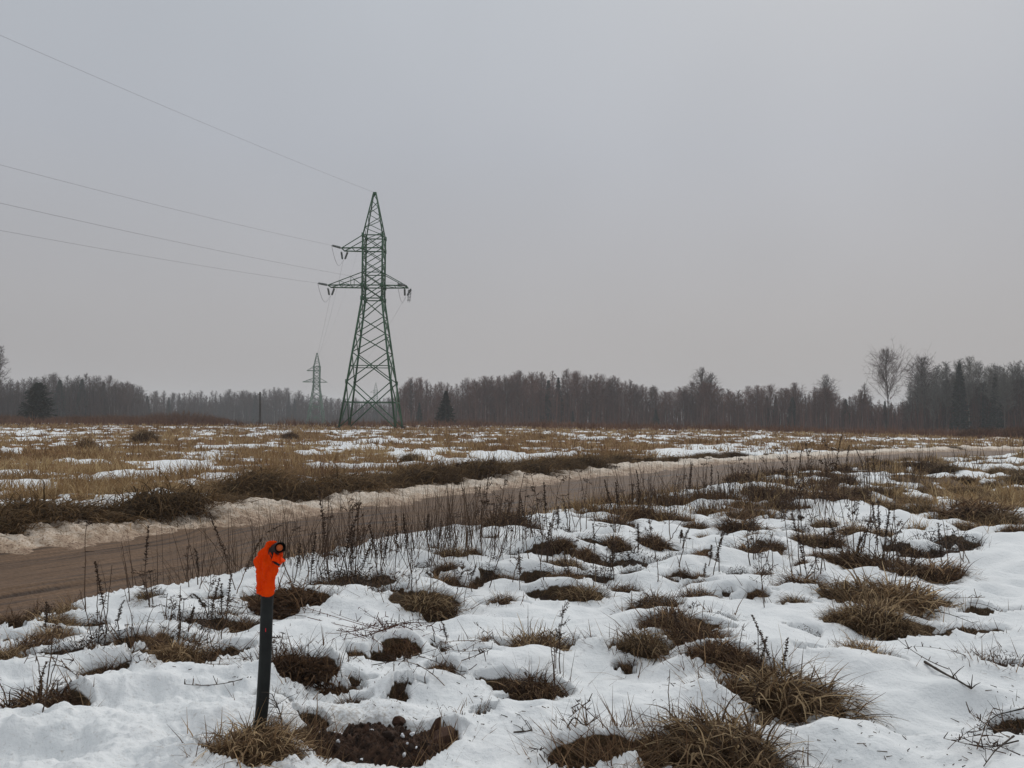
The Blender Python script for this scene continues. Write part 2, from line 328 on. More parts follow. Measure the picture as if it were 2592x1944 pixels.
M = dict(
    ground=ground_mat(), road=road_mat(), bank=bank_mat(),
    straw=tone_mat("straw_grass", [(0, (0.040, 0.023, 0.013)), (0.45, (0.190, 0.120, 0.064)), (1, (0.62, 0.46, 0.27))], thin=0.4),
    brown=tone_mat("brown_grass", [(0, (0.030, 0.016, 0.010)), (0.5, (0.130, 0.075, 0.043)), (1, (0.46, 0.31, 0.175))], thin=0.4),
    sedge=tone_mat("verge_sedge", [(0, (0.040, 0.025, 0.013)), (0.5, (0.140, 0.088, 0.045)), (1, (0.36, 0.24, 0.125))], thin=0.4),
    rust=tone_mat("rusty_grass", [(0, (0.045, 0.024, 0.013)), (0.5, (0.125, 0.068, 0.034)), (1, (0.26, 0.155, 0.075))], thin=0.4),
    dark=tone_mat("dark_forb", [(0, (0.020, 0.013, 0.009)), (0.6, (0.068, 0.043, 0.029)), (1, (0.16, 0.105, 0.066))]),
    fern=tone_mat("dead_fern", [(0, (0.034, 0.019, 0.011)), (0.6, (0.115, 0.064, 0.035)), (1, (0.27, 0.165, 0.09))], thin=0.4),
    weed=tone_mat("weed_stalk", [(0, (0.034, 0.021, 0.014)), (0.6, (0.090, 0.055, 0.036)), (1, (0.20, 0.13, 0.080))]),
    redtwig=tone_mat("red_twig", [(0, (0.045, 0.016, 0.012)), (1, (0.13, 0.055, 0.038))]),
    field=tone_mat("field_grass", [(0, (0.095, 0.048, 0.022)), (0.5, (0.33, 0.215, 0.105)), (1, (0.66, 0.52, 0.30))], obj_var=0.0, thin=0.4),
    brush=tone_mat("red_brush", [(0, (0.060, 0.028, 0.018)), (0.6, (0.140, 0.066, 0.038)), (1, (0.24, 0.135, 0.07))], obj_var=0.15),
    twig_brown=tone_mat("purple_brown_twig", [(0, (0.036, 0.016, 0.011)), (1, (0.175, 0.082, 0.060))], obj_var=0.3),
    twig_pale=tone_mat("pale_grey_twig", [(0, (0.06, 0.055, 0.048)), (1, (0.19, 0.18, 0.155))], obj_var=0.25),
    twig=tone_mat("birch_twig", [(0, (0.022, 0.012, 0.009)), (1, (0.092, 0.052, 0.040))], obj_var=0.3),
    conifer=tone_mat("conifer_needle", [(0, (0.005, 0.008, 0.005)), (1, (0.020, 0.028, 0.017))], obj_var=0.2),
    birchbark=noise_mat("birch_bark", (0.07, 0.062, 0.055), (0.34, 0.32, 0.30), 3.0),
    bark=noise_mat("dark_bark", (0.035, 0.027, 0.022), (0.10, 0.08, 0.065), 3.0),
    steel=noise_mat("green_painted_steel", (0.020, 0.074, 0.034), (0.038, 0.115, 0.056), 2.0, 0.55),
    glassy=noise_mat("insulator_glass", (0.10, 0.12, 0.12), (0.2, 0.22, 0.22), 6.0, 0.3),
    wire=noise_mat("aluminium_wire", (0.20, 0.20, 0.21), (0.28, 0.28, 0.29), 2.0, 0.5),
    wood=noise_mat("grey_pole_wood", (0.03, 0.027, 0.025), (0.065, 0.058, 0.05), 4.0),
    pipe=noise_mat("black_plastic_pipe", (0.007, 0.008, 0.008), (0.016, 0.018, 0.017), 14.0, 0.55, 0.1, 5, 0.2),
    orange=noise_mat("orange_sheeting", (0.95, 0.060, 0.001), (1.0, 0.085, 0.002), 22.0, 0.7, 0.5, 5, 0.08),
    orange_in=noise_mat("orange_duct_core", (0.38, 0.08, 0.02), (0.55, 0.12, 0.03), 20.0, 0.6),
    red=noise_mat("red_marking_tape", (0.75, 0.02, 0.03), (0.9, 0.03, 0.05), 20.0, 0.5),
    white=noise_mat("white_cord", (0.6, 0.6, 0.6), (0.8, 0.8, 0.8), 20.0, 0.7),
    soil=noise_mat("dug_soil", (0.014, 0.008, 0.006), (0.095, 0.052, 0.032), 40.0, 0.9, 1.0, 9),
    clay=noise_mat("clay_clod", (0.045, 0.023, 0.014), (0.105, 0.052, 0.032), 14.0, 0.85, 0.6, 8),
    whitesnow=noise_mat("clean_snow", (0.80, 0.82, 0.85), (0.86, 0.87, 0.885), 8.0, 0.8, 0.3),
    log=noise_mat("old_log", (0.022, 0.016, 0.012), (0.075, 0.055, 0.04), 9.0, 0.9, 0.6),
    debris=tone_mat("plant_debris", [(0, (0.02, 0.013, 0.01)), (1, (0.10, 0.065, 0.04))], obj_var=0),
)

_nt = M['orange'].node_tree; _tb = _nt.nodes.new('ShaderNodeBsdfTranslucent'); _mx = _nt.nodes.new('ShaderNodeMixShader'); _mx.inputs[0].default_value = 0.3   # thin sheeting
_tb.inputs['Color'].default_value = (1.0, 0.09, 0.002, 1); _pb = _nt.nodes['Principled BSDF']; _nt.links.new(_pb.outputs[0], _mx.inputs[1]); _nt.links.new(_tb.outputs[0], _mx.inputs[2])
_nt.links.new(_mx.outputs[0], _nt.nodes['Material Output'].inputs['Surface'])

# ------------------------------------------------------------------ layout measured from the photograph (in 2212-wide photo pixels)
# tufts standing in the near snow: x, y, width, height, kind, label (None = one of the nameless small ones)
TUFTS = [
    (1540, 1622, 290, 92, 'straw', 'big straw-coloured grass tussock cut by the bottom edge of the photo'),
    (1695, 1515, 245, 112, 'straw', 'large fan-shaped straw tussock drooping over clean snow, lower right'),
    (1655, 1578, 56, 36, 'brown', 'small round brown tuft between the two large straw tussocks'),
    (1415, 1312, 115, 60, 'brown', 'brown grass clump at the upper end of the slanting grass strip'),
    (1450, 1348, 130, 62, 'brown', 'brown grass clump second from the top of the slanting grass strip'),
    (1498, 1385, 135, 62, 'brown', 'brown grass clump in the middle of the slanting grass strip'),
    (1552, 1420, 135, 62, 'brown', 'brown grass clump fourth from the top of the slanting grass strip'),
    (1602, 1452, 125, 50, 'brown', 'brown grass clump at the lower end of the slanting grass strip'),
    (1392, 1398, 128, 52, 'straw', 'straw dome left of the slanting grass strip'),
    (1350, 1450, 46, 36, 'brown', 'small brown tuft in a snow hole below the straw dome'),
    (1160, 1415, 155, 52, 'straw', 'straw tussock with long bent blades in an oval snow hole, centre foreground'),
    (1148, 1510, 150, 34, 'brown', 'flat grass tuft in a crescent-shaped snow hole, centre foreground'),
    (1862, 1428, 105, 48, 'straw', 'low straw tuft alone in the snow right of the slanting strip'),
    (1740, 1387, 75, 20, 'dark', 'flat dark tuft in the snow left of the low straw tuft'),
    (1735, 1268, 105, 70, 'brown', 'reddish brown clump at the left end of the big right-hand grass island'),
    (1715, 1308, 64, 46, 'straw', 'small straw clump below the left end of the grass island'),
    (1838, 1220, 110, 48, 'brown', 'brown clump at the upper left of the big grass island'),
    (1900, 1225, 130, 76, 'brown', 'tall brown clump full of dark stalks on top of the grass island'),
    (1965, 1245, 115, 50, 'brown', 'brown clump at the upper right of the big grass island'),
    (1862, 1292, 170, 74, 'straw', 'wide straw clump in the middle of the big grass island'),
    (1950, 1308, 175, 76, 'straw', 'wide straw clump at the right end of the big grass island'),
    (1885, 1350, 150, 60, 'straw', 'straw clump low in the big grass island'),
    (1925, 1372, 125, 48, 'straw', 'lowest straw clump of the big grass island'),
    (1825, 1345, 95, 34, 'straw', 'pale straw clump at the lower left of the big grass island'),
    (2030, 1252, 115, 34, 'brown', 'flat brown clump right of the big grass island'),
    (2042, 1172, 120, 46, 'dark', 'dark brown clump behind the right end of the grass island'),
    (2110, 1118, 140, 62, 'brown', 'broad brown hummock at the right, above the clean snow'),
    (2168, 1128, 82, 46, 'straw', 'yellowish tuft by the right edge next to the broad hummock'),
    (2055, 1200, 95, 26, 'dark', 'flat dark clump just above the clean snow on the right'),
    (1600, 1142, 115, 30, 'brown', 'lens-shaped brown tuft in snow right of centre, near the log'),
    (1780, 1078, 110, 66, 'brown', 'tall rusty clump of grass beside the roadside stalks on the right'),
    (1660, 1075, 90, 50, 'brown', 'rusty grass clump behind the fallen log'),
    (1500, 1145, 62, 34, 'brown', 'small brown tuft left of the lens-shaped one'),
    (1440, 1120, 74, 40, 'brown', 'brown tuft at the road edge right of centre'),
    (1320, 1142, 115, 46, 'brown', 'wide brown tuft on the near road edge, centre right'),
    (1372, 1216, 130, 56, 'dark', 'dark upright clump in the snow right of centre'),
    (1625, 1208, 130, 36, 'brown', 'low brown strip of grass in the snow left of the grass island'),
    (1512, 1206, 52, 32, 'brown', 'small tuft with thin stems between the dark clump and the low strip'),
    (1475, 1246, 42, 28, 'brown', None), (1558, 1190, 60, 30, 'dark', None), (1570, 1282, 30, 26, 'dark', None),
    (1555, 1350, 60, 22, 'dark', None), (2115, 1338, 46, 22, 'dark', None),
    (1258, 1290, 112, 62, 'straw', 'straw-streaked brown clump near the picture centre'),
    (1170, 1286, 74, 62, 'dark', 'dark round clump left of the straw-streaked one'),
    (1086, 1305, 74, 46, 'brown', 'brown clump at the centre above the oval snow hole'),
    (920, 1314, 125, 54, 'straw', 'drooping straw clump half buried in snow, left of centre'),
    (1015, 1272, 50, 46, 'brown', 'narrow reddish clump left of centre'),
    (1118, 1222, 62, 40, 'brown', 'pale brown tuft below the roadside stalks'),
    (965, 1230, 68, 44, 'brown', 'cone-shaped tuft of brown leaves in snow left of centre'),
    (938, 1194, 44, 26, 'brown', None), (1210, 1180, 60, 26, 'brown', None), (1290, 1250, 80, 34, 'dark', None),
    (1060, 1170, 50, 26, 'brown', None), (1330, 1180, 70, 26, 'brown', None), (1180, 1225, 40, 28, 'brown', None),
    (1100, 1138, 130, 44, 'brown', 'rusty grass clump on the near road edge at the picture centre'),
    (770, 1262, 180, 66, 'dark', 'wide dark heathery clump behind the orange-wrapped post'),
    (842, 1282, 80, 44, 'dark', 'dark clump sloping down at the right of the heathery one'),
    (625, 1304, 150, 56, 'fern', 'brown fern clump directly behind the post'),
    (430, 1338, 105, 66, 'dark', 'dark round clump left of the post'),
    (530, 1360, 74, 40, 'brown', 'small straw-edged tuft just left of the post'),
    (240, 1392, 135, 86, 'dark', 'dark conical clump of forbs at the left'),
    (375, 1428, 125, 48, 'straw', 'flat straw tuft with upright stems left of the post'),
    (640, 1432, 175, 100, 'fern', 'heap of brown dead fern right beside the post'),
    (722, 1498, 60, 56, 'fern', 'small heap of pale leaves right of the dead fern'),
    (225, 1475, 90, 42, 'brown', 'tuft sunk in a round snow hole at the lower left'),
    (80, 1540, 155, 56, 'brown', 'tuft with bare pinkish stems at the lower left edge'),
    (12, 1420, 90, 110, 'straw', 'tall straw tussock cut by the left edge of the photo'),
    (145, 1330, 64, 44, 'straw', 'straw tuft at the near road edge on the left'),
    (320, 1296, 64, 38, 'straw', 'straw tuft on the road edge behind the left-hand weeds'),
    (465, 1300, 44, 28, 'brown', None), (30, 1345, 70, 60, 'brown', None),
    (545, 1632, 190, 56, 'straw', 'long straw tussock around the foot of the post'),
    (590, 1600, 90, 44, 'dark', 'dark moss and forbs hugging the foot of the post'),
    (2190, 1572, 100, 66, 'dark', 'dark tuft with bare twigs at the lower right edge'),
    (2170, 1452, 100, 22, 'dark', 'flat dark tuft by the right edge above the bare twigs'),
    (870, 1405, 70, 24, 'fern', None), (955, 1410, 50, 34, 'dark', None), (870, 1490, 46, 28, 'dark', None),
    (770, 1500, 50, 34, 'dark', None), (1090, 1490, 46, 26, 'dark', None), (1040, 1425, 40, 20, 'dark', None),
]
def base_h(x, y):
    r = np.hypot(x, y)
    b = 0.42 * smooth(30, 105, y) * (1 - smooth(5, 60, x)) * (1 - smooth(125, 260, y))
    b = b - 1.1 * smooth(140, 320, r) - 0.35 * smooth(25, 70, x) * smooth(50, 110, y)
    return b + (fbm(x * 0.05, y * 0.05, 3, 3) - 0.5) * 0.5 * smooth(30, 80, r)
def near_lump(x, y): return (fbm(x * 0.9, y * 0.9, 11, 3) - 0.5) * 0.22 + (fbm(x * 3.2, y * 3.6, 21, 2) - 0.5) * 0.12 + (fbm(x * 1.7, y * 2.6, 27, 2) - 0.5) * 0.18
_g = R(4242)
def _fill(n, x0, x1, y0, y1, wr, hr, kinds, key, avoid=1.0):
    k = 0; tries = 0
    while k < n and tries < 4000:
        tries += 1; x = _g.uniform(x0, x1); f = _g.random(); y = y0 + (y1 - y0) * f; sc_ = 0.55 + 0.6 * (y - 1000) / 300.0
        if any(abs(x - t[0]) < 0.40 * avoid * (t[2] + 40) and abs(y - t[1]) < 0.30 * avoid * (t[3] + 30) for t in TUFTS): continue
        kd = kinds[int(_g.integers(len(kinds)))]; TUFTS.append((x, y, _g.uniform(*wr) * sc_, _g.uniform(*hr) * sc_, kd, key)); k += 1
_fill(34, 900, 1680, 1150, 1300, (34, 95), (24, 46), ['brown', 'brown', 'dark', 'straw'], '#centre')
_fill(16, 1560, 2010, 1120, 1230, (40, 95), (26, 48), ['brown', 'dark', 'straw'], '#island')
_fill(22, 1240, 1640, 1068, 1125, (60, 130), (44, 80), ['rust', 'rust', 'brown'], '#verge', 0.6)
_fill(20, 1600, 1900, 1010, 1095, (50, 110), (50, 95), ['rust', 'rust', 'brown'], '#rusty', 0.5)
_fill(26, 1880, 2212, 985, 1150, (50, 110), (26, 52), ['straw', 'brown', 'straw'], '#meadow', 0.7)
_fill(10, 20, 520, 1320, 1420, (40, 80), (26, 44), ['brown', 'straw', 'dark'], '#left')
_fill(10, 560, 1100, 1400, 1560, (24, 50), (18, 30), ['dark', 'brown', 'fern'], '#foot')
EXTRA = {'#centre': 'in the snow at the picture centre', '#island': 'in the snow behind the big grass island', '#verge': 'on the near road verge right of centre',
         '#rusty': 'among the rusty stalks by the road', '#meadow': 'in the patchy meadow at the right', '#left': 'in the snow left of the post', '#foot': 'in the snow right of the post'}
def tuft_world(t):
    x, y, w, h = t[:4]
    z = 0.0
    for _ in range(5):
        c = at(x * U, (y + 0.25 * h) * U, z); z = 0.5 * z + 0.5 * (float(base_h(c[0], c[1])) + float(near_lump(c[0], c[1])) * (1 - float(smooth(30, 60, math.hypot(c[0], c[1])))) + 0.03)
    d = math.hypot(c[0], c[1]); k = d / F * U
    return c[0], c[1], w * k * 0.5, h * k, d

# road edges (world metres, from the photo): near side and far side
NEAR = np.array([(-22, -26), (-13, -9.5), (-10, -4), (-7.3, 0.8), (-5.0, 4.8), (-3.86, 6.75), (-2.75, 8.7), (-1.55, 11.1), (-0.6, 12.6), (1.45, 15.5), (4.1, 19.6),
                 (7.4, 24.5), (10.96, 29.4), (18, 37.0), (27, 43.5), (40, 50), (70, 57), (140, 64)], float)
FAR = np.array([(-26, -23), (-17, -8.5), (-13, -1.6), (-9.6, 4.2), (-7.3, 8.0), (-6.0, 10.1), (-4.75, 11.9), (-3.95, 13.0), (-2.6, 15.6), (0.1, 20.6), (3.4, 26.0),
                (7.2, 31.4), (12.4, 37.0), (21.3, 45.2), (32, 52.5), (48, 59.5), (75, 66), (142, 73)], float)
def resample(P, n):
    t = np.linspace(0, len(P) - 1, n); Q = np.zeros((n, 2)); i = np.clip(t.astype(int), 0, len(P) - 2); f = t - i
    p0 = P[np.clip(i - 1, 0, None)]; p1 = P[i]; p2 = P[i + 1]; p3 = P[np.clip(i + 2, None, len(P) - 1)]; f = f[:, None]
    Q = 0.5 * (2 * p1 + (p2 - p0) * f + (2 * p0 - 5 * p1 + 4 * p2 - p3) * f ** 2 + (3 * p1 - p0 - 3 * p2 + p3) * f ** 3)
    return Q
NR, FR = resample(NEAR, 110), resample(FAR, 110)
def signed_dist(x, y, P):                                # >0 on the right of the travelling direction (camera side)
    best = np.full(x.shape, 1e9); sg = np.zeros(x.shape)
    for i in range(0, len(P) - 1):
        a, b = P[i], P[i + 1]; d = b - a; L2 = d @ d
        t = np.clip(((x - a[0]) * d[0] + (y - a[1]) * d[1]) / L2, 0, 1)
        ex = x - a[0] - t * d[0]; ey = y - a[1] - t * d[1]; q = ex * ex + ey * ey
        m = q < best; best = np.where(m, q, best); sg = np.where(m, np.sign(d[1] * ex - d[0] * ey), sg)
    return np.sqrt(best) * np.where(sg == 0, 1, sg)

HOLES = []
for t in TUFTS:
    x, y, rx, h, d = tuft_world(t)
    HOLES.append((x, y, rx * 1.12, rx * (0.70 if t[4] != 'fern' else 0.8)))
    for _ in range(2):                                   # ragged neighbours of each hole
        q = _g.uniform(0.3, 0.65) * rx; HOLES.append((x + _g.normal(0, 0.85) * rx, y + _g.normal(0, 0.55) * rx, q * 1.25, q * 0.6))
mx_, my_, _r, _h, _d = tuft_world((815, 1645, 100, 0)); mud = np.array([mx_, my_, 0.0])
HOLES.append((mud[0], mud[1], 0.42, 0.26))
pit = at(905 * U, 1440 * U)
SOFT = [(at(x * U, y * U)[0], at(x * U, y * U)[1], r, dep) for x, y, r, dep in     # footprints and melt hollows
        [(950, 1440, .09, .07), (700, 1440, .10, .05), (870, 1475, .10, .05), (1135, 1580, .08, .05), (1260, 1560, .10, .04), (1375, 1605, .10, .03),
         (330, 1545, .10, .05), (180, 1500, .08, .06), (300, 1600, .08, .03), (450, 1580, .10, .03), (830, 1440, .08, .05), (1990, 1590, .10, .03),
         (2090, 1600, .1, .03), (1010, 1470, .08, .05), (1060, 1450, .07, .05), (60, 1610, .10, .05), (130, 1570, .08, .05)]]

def terrain(x, y, detail=True):
    """height and snow cover of the ground sheet."""
    x = np.asarray(x, float); y = np.asarray(y, float)
    r = np.hypot(x, y)
    sN = signed_dist(x, y, NR); sF = -signed_dist(x, y, FR)      # sN>0: camera side, sF>0: field side
    base = base_h(x, y)
    lump = near_lump(x, y)
    lump = lump * smooth(0.0, 0.8, sN) * (1 - smooth(30, 60, r)) + (sF > 0) * (fbm(x * 1.1, y * 1.1, 31, 3) - 0.5) * 0.26 * smooth(0.6, 2.5, sF) * (1 - smooth(60, 160, r))
    z = base + lump
    # snow cover on the camera side: whole sheet with holes
    wob = (fbm(x * 2.2, y * 2.2, 41, 3) - 0.5)
    wob2 = (fbm(x * 9, y * 9, 47, 2) - 0.5)
    edge = sN + wob * 0.9
    cov = smooth(0.02, 0.30, edge)
    for (hx, hy, rx, ry) in HOLES:
        e = np.sqrt(((x - hx) / rx) ** 2 + ((y - hy) / ry) ** 2)
        m = e < 1.9
        if m.any():
            ee = e[m] + wob[m] * 0.7 + wob2[m] * 0.42
            cov[m] = np.minimum(cov[m], smooth(0.72, 1.12, ee))
    # farther right on the camera side the meadow is patchy
    pat = fbm(x * 0.55, y * 0.75, 61, 4) + 0.25 * (fbm(x * 3, y * 3, 63, 2) - 0.5)
    far_near = smooth(13, 22, r) * (sN > 0)
    lim = 0.39 + 0.10 * smooth(14, 26, r)
    cov = np.where(far_near > 0, np.minimum(cov, 1 - far_near * (1 - smooth(lim - 0.02, lim + 0.06, pat))), cov)
    # field side
    pf = fbm(x * 0.42, y * 0.34, 71, 4, 0.55) + 0.35 * (fbm(x * 2.4, y * 2.1, 73, 3) - 0.5)
    lf = 0.49 + 0.055 * smooth(26, 60, r) + 0.03 * smooth(70, 120, r) - 0.02 * (1 - smooth(14, 24, r))
    cf = smooth(lf - 0.02, lf + 0.05, pf) * smooth(2.0, 3.2, sF + wob * 1.6)
    cf = np.maximum(cf, smooth(135, 150, r) * (vnoise(x * .02, y * .05, 5) > 0.25) * 0.9)
    cov = np.where(sF > 0, cf, cov)
    inside = (sN <= 0) & (sF <= 0)
    cov = np.where(inside, 0, cov)
    thick = np.where(sF > 0, 0.07, 0.105) * (1 - 0.4 * smooth(12, 30, r))
    lip = 1 + 0.22 * np.exp(-((cov - 0.93) / 0.06) ** 2)
    z = z + thick * np.power(np.clip(cov, 0, 1), 0.55) * lip
    if detail:
        tr = smooth(-0.2, -1.0, x + 0.15 * (y - 4)) * (1 - smooth(5.0, 6.0, y)) + (1 - smooth(4.3, 5.0, y)) * 0.35
        tr = np.clip(tr, 0, 1) * cov
        z = z + tr * ((fbm(x * 6, y * 6, 81, 5, 0.62) - 0.5) * 0.10) + cov * ((fbm(x * 6, y * 6, 91, 3) - 0.5) * 0.022 + (fbm(x * 17, y * 17, 95, 3) - 0.5) * 0.010) * (1 - smooth(9, 16, r))
        for (hx, hy, rr_, dep) in SOFT:
            q = ((x - hx) ** 2 + (y - hy) ** 2) / rr_ ** 2
            z = z - dep * cov * np.exp(-q * 1.2) + 0.25 * dep * cov * np.exp(-((np.sqrt(q) - 1.5) / 0.4) ** 2)
    # road cutting, ditch behind the bank
    cut = smooth(0.05, -0.45, sN) * smooth(-0.3, 0.1, -sF + 1.0)
    z = z * (1 - cut) + (base - 0.20) * cut
    ditch = np.exp(-((sF - 1.9) / 0.6) ** 2) * (sF > -1)
    z = z - 0.03 * ditch + 0.62 * smooth(0.8, 5.0, sN) * smooth(30, 44, r) * smooth(13, 24, x)
    return z, cov, sN, sF

def at_g(px, py, up=0.0):                               # where the sight line meets the ground sheet
    z = 0.08
    for _ in range(4):
        c = at(px, py, z); z = 0.4 * z + 0.6 * (float(gz(c[0], c[1])[0]) + up)
    return at(px, py, z)
def gz(x, y):
    x = np.atleast_1d(np.asarray(x, float)); y = np.atleast_1d(np.asarray(y, float))
    a = np.arctan2(x, y); r = np.hypot(x, y)             # bilinear look-up in the finished ground sheet
    j = (a - dense[0]) / (dense[1] - dense[0]); ok = (j >= 0) & (j < len(dense) - 1.001); j = np.clip(j, 0, len(dense) - 1.001)
    i = np.clip(np.interp(r, rr, np.arange(len(rr))), 0, len(rr) - 1.001)
    i0 = i.astype(int); j0 = j.astype(int); fi = i - i0; fj = j - j0; Z = ZZ
    z = (Z[i0, j0] * (1 - fj) + Z[i0, j0 + 1] * fj) * (1 - fi) + (Z[i0 + 1, j0] * (1 - fj) + Z[i0 + 1, j0 + 1] * fj) * fi
    if not ok.all(): z = np.where(ok, z, terrain(x, y)[0])
    return z

# ---- ground sheet: one polar sheet, fine where the picture looks, running out to the horizon
dense = np.radians(np.arange(-39, 39.01, 0.125)); coarse = np.radians(np.arange(42, 321, 4.0))
ang = np.concatenate([dense, coarse])
rr = [0.3, 0.8, 1.4, 2.0, 2.5, 2.9, 3.2]
while rr[-1] < 1800:
    q = rr[-1]; rr.append(q * (1 + min(0.016, max(0.0024, q * 0.0008))))
rr = np.array(rr)
AA, RR = np.meshgrid(ang, rr)
gx, gy = (RR * np.sin(AA)).ravel(), (RR * np.cos(AA)).ravel()
zz, cov, sN, sF = terrain(gx, gy)
na, nr_ = len(ang), len(rr); ZZ = zz.reshape(len(rr), len(ang))
i = np.arange(nr_ - 1)[:, None] * na; j = np.arange(na)[None]; j2 = (j + 1) % na
Fg = np.stack([i + j, i + na + j, i + na + j2, i + j2], -1).reshape(-1, 4)
keep_dirt = np.clip(0.55 * np.exp(-((gx - mud[0]) ** 2 + (gy - mud[1]) ** 2) / 0.18) + 0.26 * smooth(-0.3, -1.0, gx) * (1 - smooth(4.6, 5.6, gy))
                    + 0.12 * (sN > 0) * np.exp(-np.clip(sN, 0, 9) / 0.4), 0, 1)
V = np.stack([gx, gy, zz], 1)
g = link('ground', mesh_data('ground', V, Fg[:, ::-1], M['ground'], smooth_shade=True, attrs=dict(snow=cov, dirt=keep_dirt, straw=np.clip((sF > 0) * smooth(2.0, 6.0, sF) + 0.3 * (sN > 0) * smooth(12, 20, np.hypot(gx, gy)), 0, 1))))
tag(g, kind='structure')

# ---- dirt road
na_, ns_ = 100, 600
Nn, Ff = resample(NEAR, ns_), resample(FAR, ns_)
t = np.linspace(-0.14, 1.12, na_)
P = Nn[:, None] * (1 - t)[None, :, None] + Ff[:, None] * t[None, :, None]
seg = np.linalg.norm(np.diff((Nn + Ff) / 2, axis=0), axis=1); along = np.concatenate([[0], np.cumsum(seg)])
wd = np.linalg.norm(Ff - Nn, axis=1)
AC = (t[None] * wd[:, None]); AL = np.repeat(along[:, None], na_, 1)
tt = t[None] + (fbm(AL * 0.12, AC * 0.2, 7, 2) - 0.5) * 0.10
z = -0.075 + 0.05 * smooth(0.16, -0.1, tt) + 0.05 * smooth(0.88, 1.08, tt)
for c0, wd0, dp in ((0.24, 0.022, 0.05), (0.31, 0.012, 0.04), (0.37, 0.018, 0.05), (0.44, 0.012, 0.035), (0.60, 0.03, 0.025), (0.70, 0.02, 0.025)):
    m = 0.12 + 0.88 * smooth(0.45, 0.62, vnoise(AL * 0.6 + c0 * 50, AL * 0, 13))
    z = z - dp * m * np.exp(-((tt - c0) / wd0) ** 2) + 0.35 * dp * m * np.exp(-((np.abs(tt - c0) - 2 * wd0) / wd0) ** 2)
z = z + (fbm(AC * 4, AL * 1.0, 15, 4, 0.6) - 0.5) * 0.035 + (fbm(AC * 12, AL * 7, 16, 3) - 0.5) * 0.012
z = z + base_h(P[..., 0], P[..., 1])
V = np.dstack([P, z]).reshape(-1, 3)
i = np.arange(ns_ - 1)[:, None] * na_; j = np.arange(na_ - 1)[None]
Fr = np.stack([i + j, i + na_ + j, i + na_ + j + 1, i + j + 1], -1).reshape(-1, 4)[:, ::-1]
tag(link('dirt_road', mesh_data('dirt_road', V, Fr, M['road'], smooth_shade=True, attrs=dict(across=AC.ravel(), along=AL.ravel()))), kind='structure')

# ---- ploughed bank of dirty snow on the far side of the road
nb_ = 36; ns_ = 1500
Ff = resample(FAR, ns_); tg = np.gradient(Ff, axis=0); tg /= np.linalg.norm(tg, axis=1, keepdims=True)
nrm = np.stack([-tg[:, 1], tg[:, 0]], 1)
seg = np.linalg.norm(np.diff(Ff, axis=0), axis=1); AL = np.concatenate([[0], np.cumsum(seg)])
q = np.linspace(0, 1, nb_)
width = (1.45 + 1.1 * (fbm(AL * 0.8, AL * 0, 5, 4, .65) - 0.5)); hgt = 0.13 + 0.20 * (fbm(AL * 1.1, AL * 0 + 4, 6, 4, .65) - 0.5)
hgt = hgt * (0.75 + 0.5 * vnoise(AL * 3.1, AL * 0, 9))
off = -0.45 + q[None] * (width[:, None] + 0.45) + 0.15 * (fbm(AL * 0.5, AL * 0, 8, 2) - 0.5)[:, None]
P = Ff[:, None] + nrm[:, None] * off[..., None]
prof = smooth(0.0, 0.75, q) * (1 - smooth(0.90, 1.0, q) * 1.5)
qq = np.repeat(q[None], ns_, 0); LL = np.repeat(AL[:, None], nb_, 1)
z = -0.10 + prof[None] * hgt[:, None] * 1.25 + 0.03 * prof[None]
z = z + smooth(0.1, 0.5, qq) * ((fbm(LL * 2.6, off * 2.6, 17, 5, 0.68) - 0.5) * 0.17 + smooth(0.5, 0.62, vnoise(LL * 6, off * 6, 19)) * 0.035 + smooth(0.55, 0.62, vnoise(LL * 13, off * 13, 29)) * 0.018)
z = z + base_h(P[..., 0], P[..., 1])
mudv = 0.40 * (1 - smooth(0.18, 0.68, qq)) - 0.14 - 0.42 * smooth(26, 40, P[..., 1]) * smooth(0.4, 0.7, qq) + 0.16 * (fbm(LL * 0.5, off * 2, 23, 3) - 0.5)
V = np.dstack([P, z]).reshape(-1, 3)
i = np.arange(ns_ - 1)[:, None] * nb_; j = np.arange(nb_ - 1)[None]
Fr = np.stack([i + j, i + nb_ + j, i + nb_ + j + 1, i + j + 1], -1).reshape(-1, 4)[:, ::-1]
tag(link('snow_bank', mesh_data('snow_bank', V, Fr, M['bank'], smooth_shade=True, attrs=dict(mud=mudv.ravel()))), kind='structure')

# ---- haze: the damp air of the day
def haze_box():
    x0, x1, y0, y1, z0, z1 = -1850, 1850, -1850, 1850, -3.5, 34.0
    V = [(x, y, z) for z in (z0, z1) for x, y in ((x0, y0), (x1, y0), (x1, y1), (x0, y1))]
    Fc = [[0, 3, 2, 1], [4, 5, 6, 7], [0, 1, 5, 4], [1, 2, 6, 5], [2, 3, 7, 6], [3, 0, 4, 7]]
    m = bpy.data.materials.new("damp_air"); m.use_nodes = True; nt = m.node_tree
    for n in list(nt.nodes): nt.nodes.remove(n)
    o = nt.nodes.new('ShaderNodeOutputMaterial'); v = nt.nodes.new('ShaderNodeVolumePrincipled')
    v.inputs['Color'].default_value = (0.88, 0.90, 0.92, 1); v.inputs['Density'].default_value = HAZE
    nt.links.new(v.outputs[0], o.inputs['Volume'])
    tag(link('haze', mesh_data('haze', V, Fc, m)), 'thin grey winter haze hanging over the whole field and forest', 'haze', kind='stuff')
HAZE = 0.00050
haze_box()

